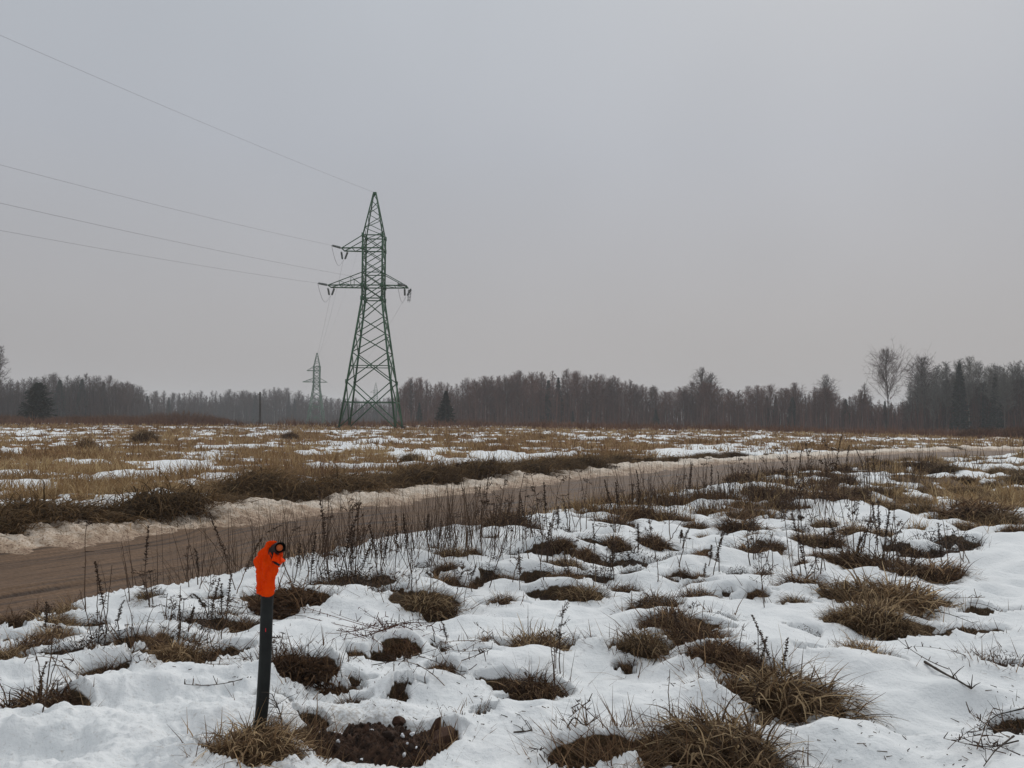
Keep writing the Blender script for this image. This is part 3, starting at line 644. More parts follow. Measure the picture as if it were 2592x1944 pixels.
# ------------------------------------------------------------------ pylons
def box_part0(name, segs, mat, parent):
    V, Fc, _ = join([(*bar(a, b, w), None) for a, b, w in segs])
    return link(name, mesh_data(name, V, Fc, mat), parent)
HB, HW = 6.9 / 2, 2.42 / 2
ZW, ZLA, ZLT, ZUA, ZT, ZP = 15.9, 17.5, 19.1, 22.1, 23.7, 29.1
def half(z):
    if z <= ZW: return HB + (HW - HB) * z / ZW
    if z <= ZT: return HW
    return HW + (0.17 - HW) * (z - ZT) / (ZP - ZT)
CORN = [(-1, -1), (1, -1), (1, 1), (-1, 1)]
def corner(k, z): h = half(z); return np.array([CORN[k % 4][0] * h, CORN[k % 4][1] * h, z])
def insulator(p, q, parent, mat_disc, mat_rod):
    p = np.asarray(p, float); q = np.asarray(q, float); n = 8
    parts = []
    for i in range(n):
        c = p + (q - p) * (0.18 + 0.68 * i / (n - 1)); d = (q - p) / np.linalg.norm(q - p)
        V, Fc = tube([c - d * 0.045, c - d * 0.01, c + d * 0.05], [0.05, 0.135, 0.04], 8); parts.append((V, Fc, None))
    parts.append((*bar(p, q, 0.03), None))
    V, Fc, _ = join(parts)
    return link('insulator_string', mesh_data('insulator_string', V, Fc, mat_disc), parent)
def pylon(loc, rz, label, fine=True, thick=1.0):
    """fine=False joins the bars, too thin to tell apart at that distance."""
    def box_part(name, segs, mat, parent): return box_part0(name, [(a, b, w * thick) for a, b, w in segs], mat, parent)
    root = empty('lattice_pylon', loc, rz); tag(root, label, 'pylon', 'steel lattice pylons of the power line')
    S = M['steel']
    for c in range(4):
        zs = [0, ZW, ZT]
        V, Fc, _ = join([(*bar(corner(c, a) + (0, 0, -0.6 if a == 0 else 0), corner(c, b), w), None) for a, b, w in ((0, ZW, 0.21), (ZW, ZT, 0.19), (ZT, ZP, 0.13))])
        V, Fc, _ = join([(*bar(corner(c, a) + (0, 0, -0.6 if a == 0 else 0), corner(c, b), w * thick), None) for a, b, w in ((0, ZW, 0.21), (ZW, ZT, 0.19), (ZT, ZP, 0.13))])
        link('leg', mesh_data('leg', V, Fc, S), root)
        box_part('footing', [(corner(c, 0) + (0, 0, -1.0), corner(c, 0) + (0, 0, 0.15), 0.55)], M['wood'], root)
    panels = [(0, 5.6, 0.12), (5.6, 9.2, 0.115), (9.2, 11.5, 0.105), (11.5, 13.6, 0.10), (13.6, ZW, 0.10), (ZW, ZLA, 0.09), (ZLA, ZLT, 0.09), (ZLT, 20.6, 0.085),
              (20.6, ZUA, 0.085), (ZUA, ZT, 0.085)]
    joined = []
    def add(nm, a, b, w):
        if fine: box_part(nm, [(a, b, w)], S, root)
        else: joined.append((a, b, w))
    for a, b, w in panels:
        for f in range(4):
            add('brace', corner(f, a), corner(f + 1, b), w); add('brace', corner(f + 1, a), corner(f, b), w)
    zp = np.linspace(ZT, ZP, 7)
    for i in range(6):
        for f in range(4):
            (add('brace', corner(f, zp[i]), corner(f + 1, zp[i + 1]), 0.07) if (i + f) % 2 else add('brace', corner(f + 1, zp[i]), corner(f, zp[i + 1]), 0.07))
    for zl, w in ((3.14, 0.10), (7.55, 0.10), (ZW, 0.13), (ZLA, 0.13), (ZLT, 0.10), (ZUA, 0.13), (ZT, 0.12)):
        for f in range(4): add('horizontal_beam', corner(f, zl), corner(f + 1, zl), w)
    if not fine:
        box_part('bracing', joined, S, root)
    for zl in (5.6, ZW, ZLA, ZUA, ZT):
        for c in range(4):
            p = corner(c, zl); box_part('gusset_plate', [(p - (0, 0, 0.26), p + (0, 0, 0.26), 0.36 if zl in (ZW, ZLA) else 0.28)], S, root)
    box_part('peak_cap', [((0, 0, ZP - 0.15), (0, 0, ZP + 0.2), 0.42)], S, root)
    tips = {}
    for nm, sx, zb, ztop, ln in (('upper', -1, ZUA, ZT, 3.85), ('lower_long', -1, ZLA, ZLT, 5.45), ('lower_short', 1, ZLA, ZLT, 4.15)):
        arm = empty('crossarm'); arm.parent = root
        tw = 0.95
        N0, N1 = np.array([sx * HW, -HW, zb]), np.array([sx * HW, HW, zb])
        T0, T1 = np.array([sx * ln, -tw, zb]), np.array([sx * ln, tw, zb])
        for a, b, w, n2 in ((N0, T0, 0.14, 'chord'), (N1, T1, 0.14, 'chord'), (T0, T1, 0.12, 'end_beam'), (np.array([sx * HW, -HW, ztop]), T0, 0.09, 'tie_rod'),
                            (np.array([sx * HW, HW, ztop]), T1, 0.09, 'tie_rod')):
            box_part(n2, [(a, b, w)], S, arm)
        segs = []
        m = 3 if ln > 5 else 2
        for i in range(m):
            u, v = i / m, (i + 1) / m
            segs.append((N0 + (T0 - N0) * u, N1 + (T1 - N1) * v, 0.07)); segs.append((N0 + (T0 - N0) * v, N1 + (T1 - N1) * v, 0.07))
            if ln > 5 and i:
                for A, B, ys in ((N0, T0, -1), (N1, T1, 1)):
                    up = np.array([sx * HW, ys * HW, ztop]); segs.append((A + (B - A) * u, up + (B - up) * u, 0.06)); segs.append((A + (B - A) * (u - 1 / m), up + (B - up) * u, 0.055))
        box_part('arm_lacing', segs, S, arm)
        tips[nm] = (arm, T0, T1)
    return root, tips

D1 = 105.0
def place(px, d): return (px - 1296) / F * d
T1P = np.array([place(942, D1), D1, 0.0]); T1P[2] = gz(T1P[0], T1P[1])[0] + 0.05
T2P = np.array([place(801, 344), 344.0, 0.0]); T2P[2] = gz(T2P[0], T2P[1])[0] - 0.15
T3P = np.array([place(951, 620), 620.0, 0.0]); T3P[2] = gz(T3P[0], T3P[1])[0] - 0.15
p1, tips1 = pylon(T1P, 0.0, 'tall green steel lattice pylon, the nearest one, standing in the field')
p2, tips2 = pylon(T2P, 0.06, 'smaller looking distant lattice pylon left of the tall one', fine=False, thick=1.5)
p3, tips3 = pylon(T3P, 0.03, 'faint farthest pylon in the haze behind the legs of the tall one', fine=False)

# conductors: near span leaves to the left and towards the viewer, far spans go to the distant pylons
def wire(a, b, sag, r, name, label, group):
    t = np.linspace(0, 1, 60)[:, None]; P = a + (b - a) * t; P[:, 2] -= 4 * sag * (t * (1 - t))[:, 0]
    V, Fc = tube(P, r, 4, False); o = link(name, mesh_data(name, V, Fc, M['wire'])); tag(o, label, 'cable', group); return o
vdir = np.array([-0.342, -0.940]); SPAN = 190.0
def loc2w(root_p, p, rz=0.0): c, s = math.cos(rz), math.sin(rz); return root_p + np.array([c * p[0] - s * p[1], s * p[0] + c * p[1], p[2]])
top1 = loc2w(T1P, (0, 0, ZP + 0.15)); top2 = loc2w(T2P, (0, 0, ZP + 0.15)); top3 = loc2w(T3P, (0, 0, ZP + 0.15))
def near_span(A, py0, label):
    s = 5.0                                              # find where the wire leaves the photo, and the sag that puts it there
    for s in np.arange(5, 180, 0.25):
        x, y = A[:2] + vdir * s
        d = ray(0, py0)
        if x / y < d[0] / d[1]: break
    zt = CAMH + d[2] / d[1] * y
    Sg = (A[2] - zt) * SPAN ** 2 / (4 * (SPAN * s - s * s))
    B = np.array([*(A[:2] + vdir * SPAN), A[2]])
    wire(A, B, Sg, 0.011, 'power_cable', label, 'cables running out of the picture to the left')
    print('span', label, 'S', round(Sg, 2), 's', s)
near_span(top1, 88, 'highest cable, the earth wire from the pylon peak to the upper left')
for nm, py0, lb in (('upper', 417, 'cable from the upper crossarm out of the picture on the left'),
                    ('lower_short', 513, 'middle left cable passing behind the pylon to its right crossarm'),
                    ('lower_long', 582, 'lowest cable on the left, ending at the long lower crossarm')):
    arm, A0, A1 = tips1[nm]
    v3 = np.array([vdir[0], vdir[1], -0.05]); v3 /= np.linalg.norm(v3)
    for ox in (-0.22, 0.22):
        insulator(A0 + (0, ox, 0), A0 + v3 * 2.3, arm, M['glassy'], M['steel'])
    E1 = A0 + v3 * 2.3
    near_span(loc2w(T1P, E1), py0, lb)
    far_v = (T2P - T1P) / np.linalg.norm(T2P - T1P); far_v = far_v + np.array([0, 0, -0.40]); far_v /= np.linalg.norm(far_v)
    E2 = A1 + far_v * 2.0
    for ox in (-0.42, 0.42):
        insulator(A1 + (ox, 0, 0), E2 + (ox * 0.35, 0, 0), arm, M['glassy'], M['steel'])
    # jumper loop under the arm
    t = np.linspace(0, 1, 14)[:, None]; P = E1 + (E2 - E1) * t; P[:, 2] -= 1.5 * np.sin(math.pi * t[:, 0])
    V, Fc = tube(P, 0.022, 4, False); link('jumper_loop', mesh_data('jumper_loop', V, Fc, M['wire']), arm)
    if nm == 'lower_short':                              # the hanging string that holds the jumper off the tower
        for ox in (0.1, 0.42):
            insulator(A1 + (ox, -0.2, 0), A1 + (ox * 0.6, -0.35, -1.9), arm, M['glassy'], M['steel'])
    B2 = loc2w(T2P, tips2[nm][1] + (0, 0, -0.3), 0.06); B3 = loc2w(T3P, tips3[nm][1] + (0, 0, -0.3), 0.03)
    side = {'upper': 'upper left', 'lower_short': 'right', 'lower_long': 'lower left'}[nm]
    wire(loc2w(T1P, E2), B2, 5.5, 0.011, 'power_cable', 'thin cable from the %s crossarm back to the distant pylon' % side, 'cables between the near and the distant pylon')
    wire(B2 + (0, 2 * tips2[nm][2][1], 0), B3, 6, 0.011, 'power_cable', 'very faint cable from the distant pylon, %s arm, on into the haze' % side, 'cables beyond the distant pylon')
wire(top1, top2, 4.5, 0.009, 'power_cable', 'thin earth wire from the near pylon peak to the distant pylon peak', 'cables between the near and the distant pylon')
wire(top2, top3, 5, 0.009, 'power_cable', 'very faint earth wire from the distant pylon peak into the haze', 'cables beyond the distant pylon')

# ------------------------------------------------------------------ wooden pole far left
pb = at_y(658, 1079, 130.0); pt = at_y(656.5, 992, 130.0); pb[2] = gz(pb[0], pb[1])[0] - 0.3
o = empty('wooden_pole', pb); tag(o, 'single dark wooden pole left of the distant pylon', 'pole')
hp = pt[2] - pb[2]
V, Fc = tube([(0, 0, 0), (-0.02, 0, hp * 0.5), (-0.08, 0, hp)], [0.16, 0.15, 0.13], 8)
link('shaft', mesh_data('shaft', V, Fc, M['wood'], smooth_shade=True), o)
V, Fc = bar((-0.35, 0, hp - 0.35), (0.2, 0, hp - 0.3), 0.09); link('bracket', mesh_data('bracket', V, Fc, M['wood']), o)

# ------------------------------------------------------------------ grass tuft kinds (radius 1, height about 1)
def tuft_mesh(kind, seed):
    g = R(seed); parts = []
    if kind in ('straw', 'brown'):
        n = 1200; nu, nv = 28, 10                        # matted core, then blades combed down over it
        def dome(r): return 0.82 * np.clip(1 - (r / 0.95) ** 2, 0, 1) ** 0.8
        uu, vv = np.meshgrid(np.linspace(0, 2 * math.pi, nu, endpoint=False), np.linspace(0, 1, nv)); rc = 0.93 * vv * (1 + 0.30 * (fbm(np.cos(uu) * 1.6 + seed, np.sin(uu) * 1.6, seed, 2) - .5))
        Vc = np.stack([rc * np.cos(uu), rc * np.sin(uu), dome(rc) * 0.85 - 0.10 + 0.35 * (fbm(rc * np.cos(uu) * 3, rc * np.sin(uu) * 3, seed + 2, 3) - .5) * (1 - vv)], -1).reshape(-1, 3)
        ii = np.arange(nv - 1)[:, None] * nu; jj = np.arange(nu)[None]; Fcx = np.stack([ii + jj, ii + nu + jj, ii + nu + (jj + 1) % nu, ii + (jj + 1) % nu], -1).reshape(-1, 4)
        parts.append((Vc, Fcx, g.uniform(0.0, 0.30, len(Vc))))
        rb = np.sqrt(g.random(n)) * 0.85; ab = g.random(n) * 2 * math.pi
        base = np.stack([rb * np.cos(ab), rb * np.sin(ab), dome(rb) * g.uniform(0.55, 1.0, n) - 0.05], 1)
        flow = g.random() * 6.28
        az = ab + g.normal(0, 0.9, n); sw = g.random(n) < 0.35; az[sw] = flow + g.normal(0, 0.6, sw.sum())
        lean = np.clip(g.normal(1.0, 0.35, n), 0.1, 1.7); L = g.uniform(0.22, 0.80, n); droop = g.uniform(0.5, 1.6, n)
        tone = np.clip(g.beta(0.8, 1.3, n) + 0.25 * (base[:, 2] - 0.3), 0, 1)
        parts.append(blades(g, base, az, lean, L, g.uniform(0.014, 0.036, n), droop, 6, tone, kink=0.45))
        m = 26                                           # stiff blades standing clear of the mat
        rb = np.sqrt(g.random(m)) * 0.5; ab = g.random(m) * 6.28
        base = np.stack([rb * np.cos(ab), rb * np.sin(ab), dome(rb) * .6], 1)
        parts.append(blades(g, base, ab + g.normal(0, .5, m), np.abs(g.normal(0.25, 0.3, m)), g.uniform(0.5, 1.2, m), np.full(m, 0.014), g.uniform(0.2, 1.6, m), 4, g.random(m) * 0.7 + 0.2))
    elif kind == 'rust':                                 # tall rusty grass standing in a sheaf
        n = 420; rb = np.sqrt(g.random(n)) * 0.8; ab = g.random(n) * 6.28
        base = np.stack([rb * np.cos(ab), rb * np.sin(ab), np.full(n, -0.05)], 1)
        parts.append(blades(g, base, ab + g.normal(0, .8, n), np.abs(g.normal(0.15, 0.2, n)), g.uniform(0.35, 1.15, n) * (1.1 - .5 * rb), g.uniform(0.02, 0.045, n), g.uniform(0.1, 1.3, n), 4, g.beta(1.6, 2, n)))
    elif kind == 'dark':
        n = 420
        nu, nv = 22, 7; uu, vv = np.meshgrid(np.linspace(0, 2 * math.pi, nu, endpoint=False), np.linspace(0, 1, nv)); rc = 0.8 * vv
        Vc = np.stack([rc * np.cos(uu), rc * np.sin(uu), 0.42 * (1 - vv ** 2) - 0.06 + 0.4 * (fbm(rc * np.cos(uu) * 4, rc * np.sin(uu) * 4, seed, 3) - .5) * (1 - vv)], -1).reshape(-1, 3)
        ii = np.arange(nv - 1)[:, None] * nu; jj = np.arange(nu)[None]; parts.append((Vc, np.stack([ii + jj, ii + nu + jj, ii + nu + (jj + 1) % nu, ii + (jj + 1) % nu], -1).reshape(-1, 4), g.uniform(0, .4, len(Vc))))
        rb = np.sqrt(g.random(n)) * 0.8; ab = g.random(n) * 6.28
        base = np.stack([rb * np.cos(ab), rb * np.sin(ab), np.full(n, -0.05)], 1)
        parts.append(blades(g, base, ab + g.normal(0, 1.2, n), np.abs(g.normal(0.35, 0.35, n)), g.uniform(0.3, 0.95, n), g.uniform(0.012, 0.03, n), g.uniform(0.2, 1.9, n), 4, g.beta(1.4, 3, n)))
        m = 700                                          # crumpled leaf bits along the stems
        rb = np.sqrt(g.random(m)) * 0.92; ab = g.random(m) * 6.28
        P = np.stack([rb * np.cos(ab), rb * np.sin(ab), g.random(m) ** 1.4 * (0.95 - 0.55 * rb)], 1)
        Q = P + g.normal(0, 0.06, (m, 3)); parts.append(ribbons(P, Q, 0.026, 0.014, g, g.beta(1.3, 2.4, m)))
    else:                                                # fern: fronds lying over one another
        nu, nv = 22, 7; uu, vv = np.meshgrid(np.linspace(0, 2 * math.pi, nu, endpoint=False), np.linspace(0, 1, nv)); rc = 0.9 * vv
        Vc = np.stack([rc * np.cos(uu), rc * np.sin(uu), 0.30 * (1 - vv ** 2) - 0.08 + 0.4 * (fbm(rc * np.cos(uu) * 4, rc * np.sin(uu) * 4, seed, 3) - .5) * (1 - vv)], -1).reshape(-1, 3)
        ii = np.arange(nv - 1)[:, None] * nu; jj = np.arange(nu)[None]; parts.append((Vc, np.stack([ii + jj, ii + nu + jj, ii + nu + (jj + 1) % nu, ii + (jj + 1) % nu], -1).reshape(-1, 4), g.uniform(0, .4, len(Vc))))
        nf = 90
        n = 600; rb = np.sqrt(g.random(n)) * 0.9; ab = g.random(n) * 6.28; base = np.stack([rb * np.cos(ab), rb * np.sin(ab), 0.55 * (1 - rb ** 2) * g.random(n)], 1)
        parts.append(blades(g, base, g.random(n) * 6.28, np.clip(g.normal(.9, .4, n), 0, 1.6), g.uniform(.25, .95, n), g.uniform(.012, .03, n), g.uniform(.2, 1.3, n), 4, g.beta(0.9, 1.3, n), kink=.5))
        m = 500; rb = np.sqrt(g.random(m)); ab = g.random(m) * 6.28; P = np.stack([rb * np.cos(ab), rb * np.sin(ab), (0.75 - .6 * rb) * g.random(m)], 1); parts.append(ribbons(P, P + g.normal(0, .06, (m, 3)), .045, .02, g, g.beta(1.3, 1.6, m)))
        for k in range(nf):
            a = g.random() * 6.28; r0 = math.sqrt(g.random()) * 0.85; a2 = g.random() * 6.28; L = g.uniform(0.25, 0.6); ns = 9
            q = np.linspace(0, 1, ns); X = r0 * math.cos(a) + L * q * math.cos(a2); Y = r0 * math.sin(a) + L * q * math.sin(a2); up_ = g.uniform(0.0, 0.25)
            P = np.stack([X, Y, np.clip(0.42 * (1 - X ** 2 - Y ** 2), -0.02, 1) + up_ * q * (1 - 0.6 * q) + 0.03 + g.normal(0, .012, ns)], 1); s = q
            tn = g.beta(1.5, 2.5)
            parts.append(ribbons(P[:-1], P[1:], 0.02, 0.02, g, np.full(ns - 1, tn)))
            sd = np.array([-math.sin(a2), math.cos(a2), -0.1])
            for sg in (-1, 1):
                w = (0.11 * np.sin(math.pi * (0.15 + 0.8 * s)) + 0.015)[:, None]
                Q = P + sd * (sg, sg, 1) * w + g.normal(0, 0.02, P.shape)
                parts.append(ribbons(P, Q, 0.05, 0.012, g, np.clip(np.full(ns, tn) + g.normal(0, .12, ns), 0, 1)))
    V, Fc, T = join(parts)
    return mesh_data('dead_' + {'straw': 'grass', 'brown': 'grass', 'rust': 'grass', 'dark': 'forbs', 'fern': 'fern'}[kind], V, Fc, M[kind], T)
TM = {k: [tuft_mesh(k, 100 * i + s) for s in range(n)] for i, (k, n) in enumerate((('straw', 5), ('brown', 5), ('dark', 4), ('fern', 3), ('rust', 4)))}
NM = {'straw': 'grass_tussock', 'brown': 'grass_tussock', 'dark': 'forb_clump', 'fern': 'fern_clump', 'rust': 'grass_sheaf'}
CT = {'straw': 'grass tuft', 'brown': 'grass tuft', 'dark': 'dead plant', 'fern': 'dead fern', 'rust': 'grass tuft'}
g = R(7)
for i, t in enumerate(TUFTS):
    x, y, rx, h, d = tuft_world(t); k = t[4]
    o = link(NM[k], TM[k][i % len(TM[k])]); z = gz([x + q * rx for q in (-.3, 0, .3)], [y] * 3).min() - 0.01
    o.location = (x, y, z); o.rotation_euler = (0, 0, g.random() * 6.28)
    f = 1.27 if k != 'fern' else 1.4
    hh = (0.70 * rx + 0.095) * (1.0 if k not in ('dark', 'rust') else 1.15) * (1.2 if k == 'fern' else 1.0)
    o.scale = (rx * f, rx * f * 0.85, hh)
    if t[5] and t[5][0] == '#':
        lk = {'straw': 'straw-coloured grass tuft', 'brown': 'brown grass tuft', 'dark': 'dark forb tuft', 'fern': 'red-brown fern tuft', 'rust': 'rusty upright grass sheaf'}[k]
        tag(o, '%s %s %s' % ('larger' if rx > 0.3 else 'small', lk, EXTRA[t[5]]), CT[k], '%s tufts %s' % (k, EXTRA[t[5]]))
    elif t[5]: tag(o, t[5], CT[k])
    else: tag(o, {'dark': 'little dark tuft poking out of the snow between larger clumps', 'brown': 'little brown grass tuft poking out of the snow between larger clumps',
                  'fern': 'little tuft of red-brown fern lying in the snow right of the post'}[k], CT[k], 'little %s tufts in the near snow' % k)

UNIT = ['', 'first', 'second', 'third', 'fourth', 'fifth', 'sixth', 'seventh', 'eighth', 'ninth', 'tenth', 'eleventh', 'twelfth', 'thirteenth', 'fourteenth', 'fifteenth', 'sixteenth', 'seventeenth', 'eighteenth', 'nineteenth']
TENS = {2: ('twentieth', 'twenty'), 3: ('thirtieth', 'thirty'), 4: ('fortieth', 'forty'), 5: ('fiftieth', 'fifty'), 6: ('sixtieth', 'sixty'), 7: ('seventieth', 'seventy'), 8: ('eightieth', 'eighty'), 9: ('ninetieth', 'ninety')}
def ordinal(n): return UNIT[n] if n < 20 else (TENS[n // 10][0] if n % 10 == 0 else TENS[n // 10][1] + '-' + UNIT[n % 10])
# ------------------------------------------------------------------ drooping sedge along the far verge
def sedge_mesh(seed):
    g = R(seed); n = 1500
    rb = np.sqrt(g.random(n)) * 0.8; ab = g.random(n) * 6.28
    base = np.stack([rb * np.cos(ab), rb * np.sin(ab), -0.1 + 0.7 * (1 - rb ** 2) * g.random(n)], 1)
    az = np.where(g.random(n) < 0.65, -math.pi / 2 + g.normal(0, 0.6, n), ab + g.normal(0, 0.5, n))   # combed over towards the road
    V, Fc, T = blades(g, base, az, np.clip(g.normal(0.75, 0.3, n), 0, 1.4), g.uniform(0.35, 0.85, n), g.uniform(0.012, 0.026, n), g.uniform(1.0, 2.0, n), 5, g.beta(1.7, 2.0, n))
    nu, nv = 28, 9; uu, vv = np.meshgrid(np.linspace(0, 2 * math.pi, nu, endpoint=False), np.linspace(0, 1, nv)); rc = 0.85 * vv
    Vc = np.stack([rc * np.cos(uu), rc * np.sin(uu), 0.62 * (1 - vv ** 2) - 0.1 + 0.3 * (fbm(rc * np.cos(uu) * 4 + seed, rc * np.sin(uu) * 4, seed, 3) - .5) * (1 - vv)], -1).reshape(-1, 3)
    ii = np.arange(nv - 1)[:, None] * nu; jj = np.arange(nu)[None]; V, Fc, T = join([(V, Fc, T), (Vc, np.stack([ii + jj, ii + nu + jj, ii + nu + (jj + 1) % nu, ii + (jj + 1) % nu], -1).reshape(-1, 4), g.uniform(0, .35, len(Vc)))])
    return mesh_data('sedge_blades', V, Fc, M['sedge'], T)
SM = [sedge_mesh(900 + s) for s in range(6)]
g = R(31)
seg = np.linalg.norm(np.diff(FR, axis=0), axis=1); SL = np.concatenate([[0], np.cumsum(seg)])
s0 = SL[np.argmin(np.hypot(FR[:, 0] + 8.2, FR[:, 1] - 6.5))]; s1 = SL[np.argmin(np.hypot(FR[:, 0] - 13.0, FR[:, 1] - 37.5))]
sedge_list = []
s = s0
while s < s1:
    x = np.interp(s, SL, FR[:, 0]); y = np.interp(s, SL, FR[:, 1]); dx = np.interp(s + 0.2, SL, FR[:, 0]) - x; dy = np.interp(s + 0.2, SL, FR[:, 1]) - y
    L = math.hypot(dx, dy); nx, ny = -dy / L, dx / L
    late = max(0.0, (y - 25.5) / 12)
    for row in range(2):
        if g.random() < max(late * 0.9, 0.10 + 0.40 * row): continue
        of = 1.75 + 0.8 * row + g.normal(0, 0.15)
        rad = g.uniform(0.70, 1.05) * (1 - 0.3 * late); h = g.uniform(0.34, 0.78) * (1 - 0.3 * late) * (0.9 if row else 1)
        sedge_list.append((x + nx * of, y + ny * of, rad, h, math.atan2(dy, dx) + g.normal(0, 0.3)))
    s += g.uniform(0.62, 0.95)
vis = [q for q in sedge_list if -150 < project((q[0], q[1], 0.2))[0] < 2700]
vis.sort(key=lambda q: project((q[0], q[1], 0.2))[0])
inview = [q for q in vis if project((q[0], q[1], 0.2))[0] > 0]
for i, q in enumerate(vis):
    o = link('sedge_clump', SM[i % 6]); o.location = (q[0], q[1], gz(q[0], q[1])[0] - 0.02)
    o.rotation_euler = (0, 0, q[4]); o.scale = (q[2], q[2], q[3] * 1.15)
    k = i - (len(vis) - len(inview))
    tag(o, 'brown sedge clump behind the far snow bank, %s' % (('%s from the left' % ordinal(k + 1)) if k >= 0 else ('off the left edge, %s' % ordinal(len(vis) - len(inview) - i))), 'grass tuft', 'sedge clumps behind the snow bank')

# ------------------------------------------------------------------ dry weeds
def weed_mesh(seed, kind):
    g = R(seed); ns = 9; s = np.linspace(0, 1, ns)
    bend = g.normal(0, 0.05, 2); P = np.stack([bend[0] * s ** 2 + g.normal(0, .003, ns), bend[1] * s ** 2 + g.normal(0, .003, ns), s], 1); P[0, :2] = 0
    V, Fc = tube(P, np.linspace(0.0044, 0.0020, ns), 4, False); stem = mesh_data('stem', V, Fc, M['weed'], np.full(len(V), g.uniform(0.3, 0.8)), True)
    parts = []
    if kind == 'spike':                                  # dock / mugwort: dark seed spikes in the upper half
        m = 170; u = g.uniform(0.42, 1.0, m); c = np.stack([np.interp(u, s, P[:, k]) for k in range(3)], 1)
        a = g.random(m) * 6.28; ln = g.uniform(0.008, 0.030, m) * (1.35 - u)
        Q = c + np.stack([np.cos(a) * ln, np.sin(a) * ln, g.uniform(0.0, 0.02, m)], 1); parts.append(ribbons(c, Q, 0.006, 0.012, g, g.beta(1.3, 3, m)))
    elif kind == 'branchy':
        nb = 11
        for b in range(nb):
            u = g.uniform(0.35, 0.95); c = np.array([np.interp(u, s, P[:, k]) for k in range(3)]); a = g.random() * 6.28; L = g.uniform(0.08, 0.24) * (1.3 - u)
            q = np.linspace(0, 1, 5)[:, None]; d = np.array([math.cos(a) * 0.55, math.sin(a) * 0.55, 0.8]); C = c + d * L * q + np.array([0, 0, 0.04]) * q ** 2
            parts.append(ribbons(C[:-1], C[1:], 0.0045, 0.0035, g, np.full(4, 0.4)))
            m = 12; v = g.random(m)[:, None]; c2 = c + d * L * (0.3 + 0.7 * v); parts.append(ribbons(c2, c2 + g.normal(0, 0.011, (m, 3)), 0.008, 0.006, g, g.beta(1.3, 3, m)))
    elif kind == 'umbel':
        c = P[-1]; m = 9
        for b in range(m):
            a = g.random() * 6.28; e = c + np.array([math.cos(a) * .05, math.sin(a) * .05, .045]) * g.uniform(.6, 1.1); parts.append(ribbons([c], [e], 0.003, 0.003, g, [0.4]))
            k = 6; parts.append(ribbons(np.repeat([e], k, 0), e + g.normal(0, 0.010, (k, 3)), 0.008, 0.006, g, g.beta(1.3, 3, k)))
        k = 8; u = g.uniform(.2, .8, k); c = np.stack([np.interp(u, s, P[:, q]) for q in range(3)], 1); parts.append(ribbons(c, c + g.normal(0, .03, (k, 3)), 0.01, 0.003, g, g.random(k)))
    else:                                                # bare stiff stem with a few dangling leaf shreds
        k = 10; u = g.uniform(.15, .95, k); c = np.stack([np.interp(u, s, P[:, q]) for q in range(3)], 1)
        parts.append(ribbons(c, c + np.stack([g.normal(0, .025, k), g.normal(0, .025, k), g.uniform(-.05, .03, k)], 1), 0.008, 0.003, g, g.random(k) * 0.7))
    V, Fc, T = join(parts)
    return stem, mesh_data({'spike': 'seed_spike', 'branchy': 'side_branches', 'umbel': 'seed_head', 'bare': 'withered_leaves'}[kind], V, Fc, M['weed'], T)
KINDS = ['spike', 'branchy', 'bare', 'umbel', 'spike', 'bare', 'branchy']
WM = [(k, *weed_mesh(500 + i, k)) for i, k in enumerate(KINDS * 2)]
